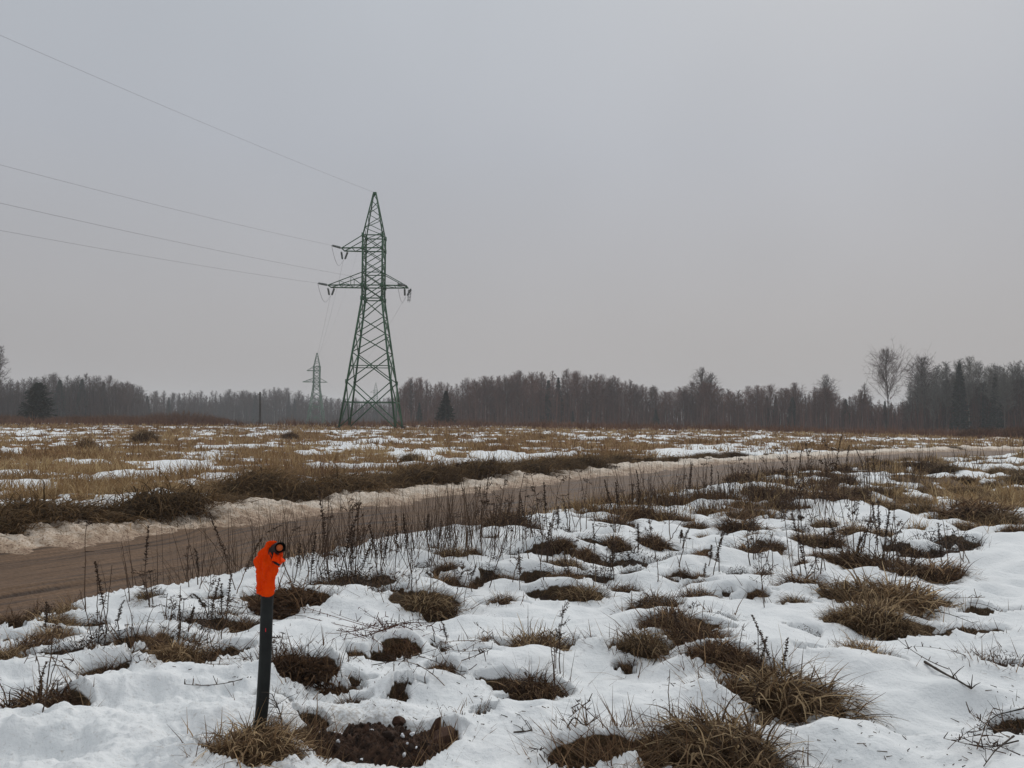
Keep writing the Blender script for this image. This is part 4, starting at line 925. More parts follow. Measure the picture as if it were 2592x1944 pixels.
# clusters: x, y of the foot, count, height px, spread px, spread y px, where it stands
WEEDS = [
    (735, 1262, 13, 175, 34, 10, 'tangle behind the post'), (665, 1262, 7, 140, 36, 10, 'tangle behind the post'),
    (850, 1250, 7, 120, 40, 16, 'tangle behind the post'),
    (500, 1275, 2, 170, 14, 8, 'road edge left of the post'), (410, 1265, 4, 80, 45, 10, 'road edge left of the post'), (320, 1300, 6, 110, 50, 14, 'road edge left of the post'),
    (200, 1360, 3, 190, 16, 10, 'snow left of the post'), (90, 1370, 3, 95, 20, 10, 'snow left of the post'),
    (260, 1390, 10, 120, 60, 22, 'snow left of the post'), (420, 1360, 12, 110, 75, 25, 'snow left of the post'),
    (385, 1420, 6, 120, 40, 10, 'snow left of the post'),
    (75, 1535, 9, 110, 55, 14, 'lower left corner'),
    (1060, 1185, 16, 150, 70, 22, 'central road edge'), (960, 1200, 8, 90, 50, 20, 'central road edge'),
    (1180, 1165, 14, 115, 60, 18, 'central road edge'), (1290, 1150, 16, 105, 60, 16, 'road edge right of centre'),
    (1420, 1115, 16, 90, 65, 18, 'road edge right of centre'), (1510, 1095, 12, 80, 55, 16, 'road edge right of centre'), (1620, 1075, 14, 75, 60, 18, 'road edge right of centre'),
    (1715, 1088, 14, 105, 46, 14, 'rusty roadside on the right'), (1780, 1085, 12, 110, 36, 14, 'rusty roadside on the right'), (1850, 1050, 12, 75, 60, 18, 'rusty roadside on the right'),
    (1745, 1258, 12, 185, 46, 18, 'big grass island'), (1835, 1200, 9, 130, 30, 14, 'big grass island'), (1890, 1210, 18, 145, 50, 14, 'big grass island'),
    (1985, 1245, 8, 95, 50, 20, 'big grass island'), (2060, 1215, 8, 75, 40, 14, 'big grass island'),
    (1130, 1260, 12, 110, 80, 30, 'snow at the picture centre'), (1290, 1255, 14, 100, 80, 36, 'snow at the picture centre'), (900, 1290, 8, 120, 60, 26, 'snow at the picture centre'),
    (1010, 1290, 6, 90, 40, 26, 'snow at the picture centre'), (1480, 1240, 10, 85, 90, 36, 'snow right of centre'), (1600, 1220, 10, 90, 70, 30, 'snow right of centre'), (1400, 1180, 10, 80, 80, 24, 'snow right of centre'),
    (1480, 1410, 5, 120, 60, 26, 'slanting grass strip'), (1600, 1480, 4, 130, 40, 22, 'slanting grass strip'), (1690, 1480, 3, 150, 14, 14, 'large fan-shaped tussock'),
    (1445, 1562, 3, 110, 10, 10, 'big tussock at the bottom edge'), (1560, 1600, 5, 95, 60, 14, 'big tussock at the bottom edge'), (1195, 1448, 3, 135, 20, 10, 'oval snow hole in the centre foreground'),
    (1140, 1500, 3, 70, 26, 10, 'crescent-shaped snow hole'), (1195, 1505, 2, 190, 8, 6, 'crescent-shaped snow hole'), (960, 1420, 3, 60, 26, 12, 'snow at the picture centre'),
    (1660, 1310, 3, 150, 10, 10, 'snow right of centre'), (620, 1440, 4, 70, 30, 14, 'fern heap beside the post'),
]
g = R(77)
protos = []
for k, st, hd in WM:
    protos.append((k, st, hd))
nw = 0
for (cx, cy, n, hpx, sx, sy, where) in WEEDS:
    for _ in range(max(2, round(n * 0.80))):
        px = cx + g.uniform(-1, 1) * sx; py = cy + g.uniform(-1, 1) * sy
        p = at_g(px * U, py * U); x, y = p[0], p[1]; d = math.hypot(x, y); kk = d / F * U
        h = hpx * kk * g.uniform(0.5, 1.25); z = gz(x, y)[0]
        k, st, hd = protos[int(g.integers(len(protos)))]
        e = empty('dry_weed', (x, y, z - 0.03)); e.rotation_euler = (g.normal(0, 0.15), g.normal(0, 0.15), g.random() * 6.28)
        w = min(1.25, max(0.7, 0.45 * d / 5.0 + 0.3)) * g.uniform(0.9, 1.2)
        e.scale = (w * 1.1, w * 1.1, h)
        link('stem', st, e); link(hd.name.split('.')[0], hd, e)['kind'] = 'stuff'
        desc = {'spike': 'with dark seed spikes', 'branchy': 'with short side branches', 'bare': 'nearly bare', 'umbel': 'with a small seed head'}[k]
        tag(e, 'dry weed stalk %s, %s' % (desc, where), 'weed', 'dry weed stalks, %s, %s' % (k, where)); nw += 1
print('weeds', nw)

# stalks knocked over on the snow
FALLEN = [(820, 1375, 20, 170, 60, 18, 'redtwig', 'reddish stems flattened on the snow right of the post'), (620, 1330, 7, 190, 70, 10, 'weed', 'stems bent over in the snow behind the post'),
          (900, 1440, 7, 130, 60, 30, 'weed', 'stems flattened near the melt hollow'), (520, 1470, 5, 140, 80, 40, 'weed', 'stems lying across the snow left of the post'),
          (1180, 1635, 2, 80, 40, 5, 'weed', 'stems lying by the bottom edge'), (1260, 1560, 2, 70, 20, 6, 'weed', 'stems bent like a hook in the centre foreground'),
          (2030, 1450, 2, 130, 40, 30, 'weed', 'stems lying on the clean snow on the right'), (2100, 1320, 4, 110, 40, 20, 'weed', 'stems lying on the clean snow on the right'),
          (2140, 1610, 8, 100, 50, 24, 'weed', 'bare twigs at the lower right corner'), (150, 1430, 8, 140, 80, 30, 'weed', 'stems lying at the left'), (300, 1420, 6, 140, 60, 30, 'weed', 'stems lying at the left'),
          (1000, 1430, 6, 90, 60, 26, 'weed', 'stems flattened near the melt hollow')]
for (cx, cy, n, lpx, sx, sy, mt, lab) in FALLEN:
    for _ in range(n):
        px = cx + g.uniform(-1, 1) * sx; py = cy + g.uniform(-1, 1) * sy; p = at_g(px * U, py * U); kk = math.hypot(p[0], p[1]) / F * U
        L = lpx * kk * g.uniform(0.5, 1.2); a = g.normal(0.1, 0.45) + (math.pi if g.random() < 0.5 else 0); ns = 9; s = np.linspace(-0.5, 0.5, ns)
        c = g.normal(0, 0.10); X = p[0] + L * (s * math.cos(a) - c * s * s * math.sin(a)); Y = p[1] + L * (s * math.sin(a) + c * s * s * math.cos(a))
        Z = gz(X, Y); Z = np.polyval(np.polyfit(s, Z, 2), s) + 0.012 + g.uniform(0.0, 0.12) * (s + 0.5); r = g.uniform(0.0016, 0.0030)
        V, Fc = tube(np.stack([X, Y, Z], 1) - p, np.linspace(r, r * 0.5, ns), 4, False); o = link('fallen_stalk', mesh_data('fallen_stalk', V, Fc, M[mt], np.full(len(V), g.random()), True), loc=p)
        m = 14; j = g.integers(2, ns, m); C = np.stack([X, Y, Z], 1)[j] - p; V, Fc, T = ribbons(C, C + g.normal(0, 0.018, (m, 3)) + (0, 0, .01), 0.006, 0.004, g, g.beta(1.3, 2.5, m))
        link('side_shoots', mesh_data('side_shoots', V, Fc, M[mt], T), o)['kind'] = 'stuff'
        tag(o, lab.replace('stems', 'stem').replace('bare twigs', 'bare twig'), 'stalk', lab)

# ------------------------------------------------------------------ field grass (beyond counting)
g = R(55)
def scatter(n, rmin, rmax, amax):
    u = g.random(n); r = 1.0 / (1.0 / rmin + u * (1.0 / rmax - 1.0 / rmin)); r = np.where(g.random(n) < 0.5, r, rmin * (rmax / rmin) ** g.random(n))
    a = np.radians(g.uniform(-amax, amax, n)); return r * np.sin(a), r * np.cos(a), r
def grass_stuff(name, label, n, sel, hmin, hmax, nb, wk, seed, amax=36, rmin=9, rmax=150, droop=(0.2, 1.6), mat='field', lean=(0.25, 0.3)):
    global g
    g = R(seed); x, y, r = scatter(n, rmin, rmax, amax)
    z, c, a, b = terrain(x, y, False); k = sel(x, y, r, c, a, b); x, y, z, r = x[k], y[k], z[k], r[k]; m = len(x)
    ton = np.clip(0.18 + 0.62 * fbm(x * 0.22, y * 0.22, seed + 3, 3) + g.normal(0, 0.10, m), 0, 1)
    hh = g.uniform(hmin, hmax, m) * (0.55 + 0.9 * fbm(x * 0.5, y * 0.5, seed + 5, 2)); rad = hh * g.uniform(0.35, 0.8, m)
    I = np.repeat(np.arange(m), nb); N = len(I); ab = g.random(N) * 6.28; q = np.sqrt(g.random(N)) * rad[I]
    base = np.stack([x[I] + q * np.cos(ab), y[I] + q * np.sin(ab), z[I] - 0.03], 1)
    L = hh[I] * g.uniform(0.6, 1.35, N); w = np.maximum(0.007, r[I] * wk) * g.uniform(0.6, 1.3, N)
    V, Fc, T = blades(g, base, ab + g.normal(0, 0.8, N), np.abs(g.normal(*lean, N)), L, w, g.uniform(*droop, N), 2, np.clip(ton[I] + g.normal(0, 0.13, N), 0, 1))
    o = link(name, mesh_data(name, V, Fc, M[mat], T)); tag(o, label, 'grass', kind='stuff'); print(name, m, len(Fc))
grass_stuff('field_grass', 'straw-coloured dead grass covering the field beyond the road between snow patches', 42000,
            lambda x, y, r, c, a, b: (b > 2.6) & (c < 0.5), 0.20, 0.46, 9, 0.0009, 201)
grass_stuff('meadow_grass', 'matted straw grass in the patchy snow of the meadow at the right', 20000,
            lambda x, y, r, c, a, b: (a > 0.1) & (c < 0.5) & (r > 13), 0.12, 0.34, 12, 0.0009, 203, rmin=12, rmax=90)
grass_stuff('verge_grass', 'thin brown grass along the near edge of the dirt road', 9000,
            lambda x, y, r, c, a, b: (a > -0.45) & (a < 0.3) & (vnoise(x * 1.1, y * 1.1, 8) > 0.36), 0.06, 0.28, 9, 0.0006, 207, rmin=6, rmax=45, mat='brown')
grass_stuff('flattened_grass', 'flattened dead blades lying in the bare gaps of the near snow', 34000,
            lambda x, y, r, c, a, b: (a > 0.2) & (c < 0.62) & (r < 16), 0.10, 0.22, 7, 0.0006, 215, rmin=3.4, rmax=16, droop=(0.1, 0.5), mat='brown', lean=(0.85, 0.3), amax=34)
grass_stuff('verge_weeds', 'thin upright weed stems crowding the near road verge', 7000,
            lambda x, y, r, c, a, b: (a > -0.2) & (a < 4.5) & (vnoise(x * .6, y * .6, 14) > 0.47), 0.35, 0.9, 3, 0.0005, 213, rmin=8.5, rmax=40, droop=(0.0, 0.25), mat='weed')
grass_stuff('field_weeds', 'upright rusty weed stems standing through the field grass', 5200,
            lambda x, y, r, c, a, b: (b > 1.8) & (vnoise(x * .25, y * .25, 4) > 0.55), 0.5, 0.95, 4, 0.00042, 209, droop=(0.0, 0.35), mat='brush', rmax=100)
grass_stuff('field_edge_brush', 'low rust-red brush along the far edge of the field', 5500,
            lambda x, y, r, c, a, b: (b > 2) & (r > 118) & ~((x / y > -0.335) & (x / y < -0.20) & (r > 128)), 0.35, 1.15, 9, 0.00065, 211, rmin=112, rmax=240, droop=(0.0, 0.5), mat='brush', amax=40)

# ------------------------------------------------------------------ trees
def birch_arrays(seed, dense=1.0, spread=0.15, low=0.22, w=1.0):
    """unit-height bare tree: trunk tube and crown of limbs and twigs."""
    g = R(seed); ns = 9; s = np.linspace(0, 1, ns); b = g.normal(0, 0.02, 2)
    P = np.stack([b[0] * s ** 2 + g.normal(0, .004, ns), b[1] * s ** 2 + g.normal(0, .004, ns), s * 0.99], 1); P[0, :2] = 0
    tr = tube(P, np.interp(s, [0, .5, 1], [0.0095, 0.006, 0.0012]), 6, False)
    parts = []; nb = int(46 * dense)
    for k in range(nb):
        u = low + (0.97 - low) * (k + g.random()) / nb; c = np.array([np.interp(u, s, P[:, q]) for q in range(3)]); a = k * 2.4 + g.normal(0, 0.5)
        v = (u - low) / (1 - low); L = spread * (0.55 + 1.0 * math.sin(math.pi * min(1, v * 0.85 + 0.12))) * g.uniform(0.55, 1.2) * (1.2 - 0.88 * v)
        el = g.uniform(0.85, 1.3); d = np.array([math.cos(a) * math.cos(el), math.sin(a) * math.cos(el), math.sin(el)])
        q = np.linspace(0, 1, 4)[:, None]; C = c + d * L * 1.5 * q + np.array([math.cos(a), math.sin(a), -0.2]) * 0.18 * L * q ** 2
        parts.append(ribbons(C[:-1], C[1:], np.array([.0052, .0038, .0026]) * w, np.array([.0038, .0026, .0016]) * w, g, np.full(3, 0.25)))
        ns2 = 7; t = g.uniform(0.2, 1.0, ns2); B = np.stack([np.interp(t, q[:, 0], C[:, z]) for z in range(3)], 1)
        D = d + g.normal(0, 0.55, (ns2, 3)); D /= np.linalg.norm(D, axis=1, keepdims=True); E2 = B + D * (L * g.uniform(.3, .7, ns2))[:, None]
        parts.append(ribbons(B, E2, .0024 * w, .0014 * w, g, np.full(ns2, 0.45)))
        m = 5; I = np.repeat(np.arange(ns2), m); t = g.random(len(I))[:, None]; B2 = B[I] + (E2 - B)[I] * (0.2 + 0.8 * t)
        D = D[I] + g.normal(0, 0.6, (len(I), 3)) + np.array([0, 0, -0.15]); E3 = B2 + D * (0.30 * L * g.uniform(.4, 1.1, len(I)))[:, None]
        parts.append(ribbons(B2, E3, .0017 * w, .0010 * w, g, g.uniform(0.3, 1, len(I))))
    return tr, join(parts)
def spruce_arrays(seed, width=0.2, pine=False):
    g = R(seed); ns = 6; s = np.linspace(0, 1, ns); P = np.stack([s * 0, s * 0, s * 0.99], 1)
    tr = tube(P, np.linspace(0.012, 0.002, ns), 6, False); parts = []
    for k in range(240):
        u = 0.06 + 0.93 * (k / 240) ** 0.9; a = k * 2.4 + g.normal(0, .3); L = width * (1 - u) ** (0.55 if pine else 0.85) * g.uniform(0.65, 1.15) + 0.008
        q = np.linspace(0, 1, 5)[:, None]; d = np.array([math.cos(a), math.sin(a), 0.25 if pine else -0.12]); C = np.array([0, 0, u]) + d * L * q + np.array([0, 0, 0.10 * L]) * q ** 2
        parts.append(ribbons(C[:-1], C[1:], 0.006, 0.004, g, np.full(4, 0.2)))
        m = 20; t = g.uniform(0.1, 1, m); B = np.stack([np.interp(t, q[:, 0], C[:, z]) for z in range(3)], 1)
        E2 = B + np.stack([g.normal(0, .25, m) + d[0] * .3, g.normal(0, .25, m) + d[1] * .3, g.uniform(-.35, .15, m)], 1) * max(L, 0.05) * 0.45
        parts.append(ribbons(B, E2, 0.020, 0.008, g, g.random(m)))
    return tr, join(parts)
def tree_kind(arr, bark, leaf):
    (tv, tf), (cv, cf, ct) = arr
    return mesh_data('trunk', tv, tf, M[bark], smooth_shade=True), mesh_data('crown', cv, cf, M[leaf], ct)
KB = [tree_kind(birch_arrays(300 + i, 1.7, sp_, lo_, 1.25), 'birchbark' if i % 3 == 0 else 'bark', 'twig')
      for i, (sp_, lo_) in enumerate(((0.10, .25), (0.13, .3), (0.095, .2), (0.14, .38), (0.115, .3), (0.085, .18), (0.125, .42), (0.105, .28)))]
KC = []                                                  # the same trees with the red-brown twigs of the central wood
for tr_, cr_ in KB:
    c_ = cr_.copy(); c_.materials.clear(); c_.materials.append(M['twig_brown']); KC.append((tr_, c_))
KD = []
for tr_, cr_ in KB:
    c_ = cr_.copy(); c_.materials.clear(); c_.materials.append(M['twig_pale']); KD.append((tr_, c_))
KA = tree_kind(birch_arrays(350, 2.2, 0.17, 0.36, 0.95), 'bark', 'twig')
KS = [tree_kind(spruce_arrays(380 + i, wd_), 'bark', 'conifer') for i, wd_ in enumerate((0.17, 0.21, 0.14))]
KP = tree_kind(spruce_arrays(390, 0.36, True), 'bark', 'conifer')
LEFT = np.array([(-260, 930), (-150, 940), (20, 965), (70, 957), (150, 950), (200, 948), (260, 952), (310, 968), (380, 985), (430, 995), (480, 990), (560, 992), (640, 985), (700, 982), (740, 985), (790, 1000), (860, 1006),
                 (1000, 1008), (1030, 1000)], float)
CEN = np.array([(1012, 985), (1040, 962), (1060, 955), (1100, 970), (1150, 967), (1180, 957), (1230, 958), (1300, 950), (1340, 944), (1390, 942), (1440, 938), (1500, 950), (1560, 957), (1600, 967), (1650, 985), (1700, 985),
                (1750, 965), (1780, 945), (1810, 962), (1850, 987), (1900, 980), (1950, 976), (1990, 978), (2010, 972), (2050, 990), (2090, 965), (2120, 995), (2160, 1000), (2190, 985), (2215, 1010), (2290, 985), (2330, 935),
                (2370, 930), (2400, 920), (2450, 916), (2490, 928), (2530, 934), (2592, 920), (2760, 925), (2900, 930)], float)
def D_left(px): return np.interp(px, [-260, 300, 420, 760, 1030], [230, 250, 350, 390, 410])
def D_cen(px): return np.interp(px, [1000, 1700, 2100, 2592, 2900], [255, 245, 215, 185, 170])
def tree_at(kind, px, top, D, name, label, group, rz, sxy=1.0):
    p = at_y(px, top, D); z = gz(p[0], p[1])[0] - 0.15; h = p[2] - z
    e = empty(name, (p[0], p[1], z), rz, (h * sxy, h * sxy, h)); link('trunk', kind[0], e); link('crown', kind[1], e)
    tag(e, label, 'tree', group); return e
g = R(17)
# trees one can single out
tree_at(KA, 2246, 886, 200, 'aspen_tree', 'tall bare tree with open crown standing above the right-hand forest', None, 0.4, 0.9)
tree_at(KA, 2334, 906, 195, 'aspen_tree', 'broad bare tree right of the tallest one, crown against the sky', None, 2.1, 1.0)
tree_at(KB[3], 1778, 934, 238, 'birch_tree', 'pointed bare birch rising above the forest right of centre', None, 1.1, 1.0)
tree_at(KB[4], 1798, 945, 240, 'birch_tree', 'slightly lower birch just right of the pointed one', None, 2.6, 1.0)
tree_at(KB[0], 2010, 966, 225, 'birch_tree', 'slim pale-trunked birch at the forest edge on the right', None, 0.3, 0.8)
tree_at(KB[1], 2093, 948, 220, 'birch_tree', 'round-topped bare birch between two dips of the right-hand skyline', None, 5.0, 1.0)
tree_at(KB[2], 2190, 968, 212, 'birch_tree', 'small bare birch left of the tallest tree', None, 4.0, 1.1)
tree_at(KS[1], 1129, 988, 170, 'spruce_tree', 'dark spruce at the foot of the brown forest right of the pylon', None, 0.5, 1.55)
tree_at(KP, 98, 968, 140, 'pine_tree', 'broad dark pine in front of the left-hand forest', None, 1.5, 1.15)
tree_at(KB[5], -4, 872, 215, 'birch_tree', 'tall birch cut by the left edge of the photo', None, 0.9, 1.0)
tree_at(KB[2], 1042, 956, 238, 'birch_tree', 'first taller birch right of the pylon legs', None, 3.3, 0.9)
tree_at(KS[0], 2428, 918, 182, 'spruce_tree', 'dark green spruce rising among the birches at the right', None, 2.2, 0.9)
tree_at(KS[2], 2520, 945, 180, 'spruce_tree', 'slim dark spruce near the right edge of the forest', None, 1.2, 1.0)
tree_at(KS[0], 1062, 1018, 236, 'spruce_tree', 'small dark spruce just right of the pylon', None, 0.2, 1.1)
tree_at(KS[2], 1450, 1040, 232, 'spruce_tree', 'small spruce at the foot of the forest centre', None, 0.2, 1.4)
tree_at(KS[1], 1660, 1035, 230, 'spruce_tree', 'low spruce at the forest foot below the dip in the skyline', None, 3.2, 1.2)
tree_at(KS[1], 866, 1038, 300, 'spruce_tree', 'little green spruce standing just left of the tall pylon', None, 3.2, 0.9)
trees = 17
def row(prof, Df, x0, x1, step, dD, drop, jit, group, label, pconif=0.06, kinds=None):
    global trees
    px = x0
    while px < x1:
        top = np.interp(px, prof[:, 0], prof[:, 1]) + drop + abs(g.normal(0, jit)); D = float(Df(px)) + dD + g.uniform(-6, 6)
        if g.random() < pconif: tree_at(KS[int(g.integers(3))], px, top + 14, D, 'spruce_tree', 'dark spruce ' + label, 'spruces, ' + group, g.random() * 6.28, g.uniform(.9, 1.2))
        else: tree_at((kinds or KB)[int(g.integers(8))], px, top, D, 'birch_tree', 'bare birch ' + label, group, g.random() * 6.28, g.uniform(0.85, 1.25))
        trees += 1; px += step * g.uniform(0.5, 1.5)
row(LEFT, D_left, -120, 330, 13, 0, -5, 8, 'birches of the forest at the far left', 'in the forest at the far left', 0.10)
row(LEFT, D_left, 330, 1020, 12, 0, -4, 7, 'birches of the hazy forest behind the distant pylon', 'in the hazy forest behind the distant pylon', 0.12)
row(CEN, D_cen, 1012, 1660, 9.5, 0, -7, 8, 'birches of the brown forest right of the pylon', 'in the brown forest right of the pylon', 0.03, KC)
row(CEN, D_cen, 1660, 2240, 10, 0, -3, 12, 'birches of the low forest right of centre', 'in the low forest right of centre', 0.05, KC)
row(CEN, D_cen, 2240, 2680, 11, 0, 22, 16, 'birches of the tall forest at the right', 'in the tall forest at the right', 0.08)
row(CEN, D_cen, 2300, 2680, 22, -6, -12, 10, 'tall pale birches at the right', 'tall and pale, rising above the right-hand forest', 0.0, KD)
print('trees', trees)
# the depth of the wood behind the edge: one mass nobody could count
def wood_mass(name, prof, Df, x0, x1, n, dD, hf, seed, label, conif, mat='twig'):
    g = R(seed); parts = []
    lite = [birch_arrays(seed + 10 + i, 0.16, 0.12, 0.12, 4.8) for i in range(5)]; ls = []
    for (tv, tf), (cv, cf, ct) in lite:
        V, Fc, T = join([(tv, tf, np.full(len(tv), 0.55)), (cv, cf, ct)]); ls.append((V, Fc, T))
    for k in range(n):
        px = g.uniform(x0, x1); D = float(Df(px)) + g.uniform(4, dD); top = np.interp(px, prof[:, 0], prof[:, 1])
        p = at_y(px, top, D); z = float(base_h(np.array([p[0]]), np.array([p[1]]))[0]) - 0.2; h = max(2.0, (p[2] - z) * g.uniform(hf[0], hf[1]))
        V, Fc, T = ls[k % 5]; a = g.random() * 6.28; c, s = math.cos(a), math.sin(a); w = h * g.uniform(.8, 1.4)
        W = np.stack([p[0] + (V[:, 0] * c - V[:, 1] * s) * w, p[1] + (V[:, 0] * s + V[:, 1] * c) * w, z + V[:, 2] * h], 1); parts.append((W, Fc, np.clip(T + g.normal(0, .2), 0, 1)))
    V, Fc, T = join(parts); tag(link(name, mesh_data(name, V, Fc, M[mat], T)), label, 'forest', kind='stuff'); print(name, len(Fc))
wood_mass('forest_depth', LEFT, D_left, -260, 1030, 420, 60, (0.5, 0.97), 601, 'hazy mass of bare trees behind the left-hand forest edge', 0.1)
wood_mass('forest_depth', CEN, D_cen, 1014, 2260, 430, 45, (0.4, 0.96), 602, 'mass of brown bare trees filling the forest behind the edge at the centre', 0.05, 'twig_brown')
wood_mass('forest_depth', CEN, D_cen, 2230, 2760, 170, 45, (0.35, 0.75), 603, 'mass of grey bare trees filling the tall forest at the right', 0.05)
def thicket(name, prof, Df, x0, x1, n, seed, hf, label, mat='twig'):
    g = R(seed); px = g.uniform(x0, x1, n); D = Df(px) + g.uniform(-8, 35, n); P = np.array([at_y(a, 1060, b) for a, b in zip(px, D)]); z = base_h(P[:, 0], P[:, 1]) - 0.2
    top = np.array([at_y(a, np.interp(a, prof[:, 0], prof[:, 1]), b)[2] for a, b in zip(px, D)]); h = (top - z) * g.uniform(*hf, n)
    B = np.stack([P[:, 0], P[:, 1], z], 1); E2 = B + np.stack([g.normal(0, .06, n) * h, g.normal(0, .06, n) * h, h], 1)
    tag(link(name, mesh_data(name, *ribbons(B, E2, 0.16, 0.05, g, g.beta(1.5, 2, n))[:2], M[mat], np.repeat(g.beta(1.5, 2.2, n), 4))), label, 'thicket', kind='stuff')
thicket('forest_thicket', LEFT, D_left, -260, 1030, 16000, 611, (0.3, 0.86), 'dense undergrowth of saplings in the left-hand forest')
thicket('forest_thicket', CEN, D_cen, 1014, 2760, 14000, 612, (0.2, 0.76), 'dense undergrowth of saplings in the forest at the centre and right', 'twig_brown')

# willow bushes and heaps at the field's edge
def bush(px, top, base_y, wpx, D, label, seed, mat='brush'):
    g = R(seed); p = at_y(px, top, D); z = gz(p[0], p[1])[0] - 0.1; h = p[2] - z; rad = wpx * 0.5 * D / F; parts = []; n = 850
    a = g.random(n) * 6.28; q = np.sqrt(g.random(n)); B = np.stack([q * rad * .8 * np.cos(a), q * rad * .35 * np.sin(a), np.zeros(n)], 1)
    hh = h * (1 - 0.55 * q ** 2) * g.uniform(.6, 1.02, n); E2 = B + np.stack([np.cos(a) * q * rad * .25 + g.normal(0, .15, n), np.sin(a) * q * .4, hh], 1)
    parts.append(ribbons(B, E2, 0.05, 0.02, g, g.random(n) * .6))
    I = np.repeat(np.arange(n), 7); t = g.uniform(.35, 1, len(I))[:, None]; C = B[I] + (E2 - B)[I] * t; K = C + g.normal(0, .22, (len(I), 3)) + (0, 0, .25); parts.append(ribbons(C, K, 0.028, 0.012, g, g.random(len(I))))
    V, Fc, T = join(parts); e = empty('willow_bush', (p[0], p[1], z)); link('twigs', mesh_data('twigs', V, Fc, M[mat], T), e)
    st = [tube([(b[0], b[1], -0.1), (b[0] * 1.1, b[1], hh[i] * .5)], [.05, .02], 5, False) for i, b in enumerate(B[:12])]; V, Fc, T = join([(*q_, None) for q_ in st]); link('stems', mesh_data('stems', V, Fc, M['bark']), e)
    tag(e, label, 'bush')
bush(455, 1038, 1076, 230, 138, 'dome of reddish bare willow left of the wooden pole', 701)
bush(300, 1050, 1078, 200, 142, 'low reddish willow thicket between the pine and the willow dome', 702)
bush(190, 1054, 1080, 150, 138, 'low brown bush right beside the broad pine', 703)
bush(20, 1052, 1082, 110, 136, 'brown bush at the left picture edge below the forest', 704)
bush(560, 1062, 1078, 70, 160, 'small reddish bush at the right end of the willow dome', 705)
bush(1185, 1062, 1080, 150, 190, 'rusty low bush at the forest foot below the spruce', 706)
bush(2500, 1085, 1112, 160, 115, 'reddish brush in front of the forest at the far right', 707)
bush(2580, 1080, 1112, 110, 110, 'reddish brush at the right picture edge', 708)
bush(745, 1063, 1079, 30, 240, 'tiny bare shrub left of the distant pylon', 709)

def heap(name, px, top, wpx, D, mat, label, cat, seed, rough=0.35):
    g = R(seed); n1, n2 = 40, 20; u = np.linspace(-1, 1, n1); v = np.linspace(-1, 1, n2); X, Y = np.meshgrid(u, v); rad = wpx * 0.5 * D / F
    p = at_y(px, top, D); z = gz(p[0], p[1])[0]; h = max(0.15, p[2] - z)
    Z = np.clip(1 - X ** 2 - Y ** 2, 0, 1) ** 0.6 * (0.55 + 0.9 * rough * 2 * (fbm(X * 3 + seed, Y * 3, seed, 3) - 0.2)); Z = Z / Z.max() * h * 1.0 - 0.06
    V = np.stack([X * rad, Y * rad * 0.6, Z], -1).reshape(-1, 3); i = np.arange(n2 - 1)[:, None] * n1; j = np.arange(n1 - 1)[None]; Fc = np.stack([i + j, i + j + 1, i + n1 + j + 1, i + n1 + j], -1).reshape(-1, 4)
    return V, Fc, (p[0], p[1], z)
for k, (px, top, w, D, lab) in enumerate(((2310, 1100, 70, 95, 'long snow-covered earth heap in front of the right-hand forest'), (2372, 1103, 40, 95, 'smaller snow-covered heap right of the long one'),
                                          (2530, 1104, 80, 95, 'low snow-dusted heap near the right picture edge'), (470, 1071, 45, 128, 'white snow-covered heap below the willow dome'), (1780, 1089, 30, 105, 'small snowy heap at the field edge right of centre'))):
    V, Fc, loc = heap('snow_heap', px, top, w, D, 'whitesnow', lab, 'heap', 40 + k); tag(link('snow_heap', mesh_data('snow_heap', V, Fc, M['bank'] if k != 3 else M['whitesnow'], smooth_shade=True, attrs=dict(mud=np.full(len(V), -0.25))), loc=loc), lab, 'heap')
for k, (px, top, w, D, lab) in enumerate(((368, 1088, 62, 52, 'large brown grass mound sticking up in the field on the left'), (222, 1108, 48, 42, 'brown grass mound left of the large one'), (735, 1094, 44, 62, 'dark low mound in the field left of the tall pylon'),
                                          (1040, 1150, 60, 31, 'rusty clump in the field above the road at centre'), (2410, 1140, 60, 50, 'brown tuft on the skyline of the meadow at the right'))):
    p = at_y(px, top, D); z = gz(p[0], p[1])[0]; h = max(.35, p[2] - z); rad = w * .5 * D / F
    o = link('grass_mound', TM['straw' if k != 2 else 'brown'][k % 5]); o.location = (p[0], p[1], z); o.scale = (rad * 1.2, rad, h * 1.25); o.rotation_euler = (0, 0, k * 1.3); tag(o, lab, 'grass mound')

# ------------------------------------------------------------------ marker post with orange wrapping
PB = at_g(563 * U, 1600 * U); zg = gz(PB[0], PB[1])[0]
DP = PB[1]
def pp(x, y, dy=0.0): return at_y(x * U, y * U, DP + dy)
B0 = np.array([PB[0], PB[1], zg])
e = empty('plastic_pipe_post', B0); tag(e, 'black plastic pipe stuck in the ground as a post, bent over at the top', 'post')
path = np.array([pp(549, 1640), pp(558, 1597), pp(567, 1520), pp(573, 1420), pp(575.5, 1340), pp(578, 1270), pp(581, 1225), pp(586, 1200, -0.002), pp(593, 1187, -0.02), pp(600, 1182, -0.045), pp(605, 1183, -0.07)]) - B0
def dens(P, n):
    s = np.concatenate([[0], np.cumsum(np.linalg.norm(np.diff(P, axis=0), axis=1))]); q = np.linspace(0, s[-1], n)
    from_ = [np.interp(q, s, P[:, k]) for k in range(3)]; Q = np.stack(from_, 1)
    for _ in range(3): Q[1:-1] = (Q[:-2] + 2 * Q[1:-1] + Q[2:]) / 4
    return Q
Q = dens(path, 60); rad_p = np.interp(np.linspace(0, 1, 60), [0, .86, .93, 1], [.0280, .0275, .025, .023])
V, Fc = tube(Q, rad_p, 24, False); link('pipe', mesh_data('pipe', V, Fc, M['pipe'], smooth_shade=True), e)
tgt = Q[-1] - Q[-3]; tgt /= np.linalg.norm(tgt)
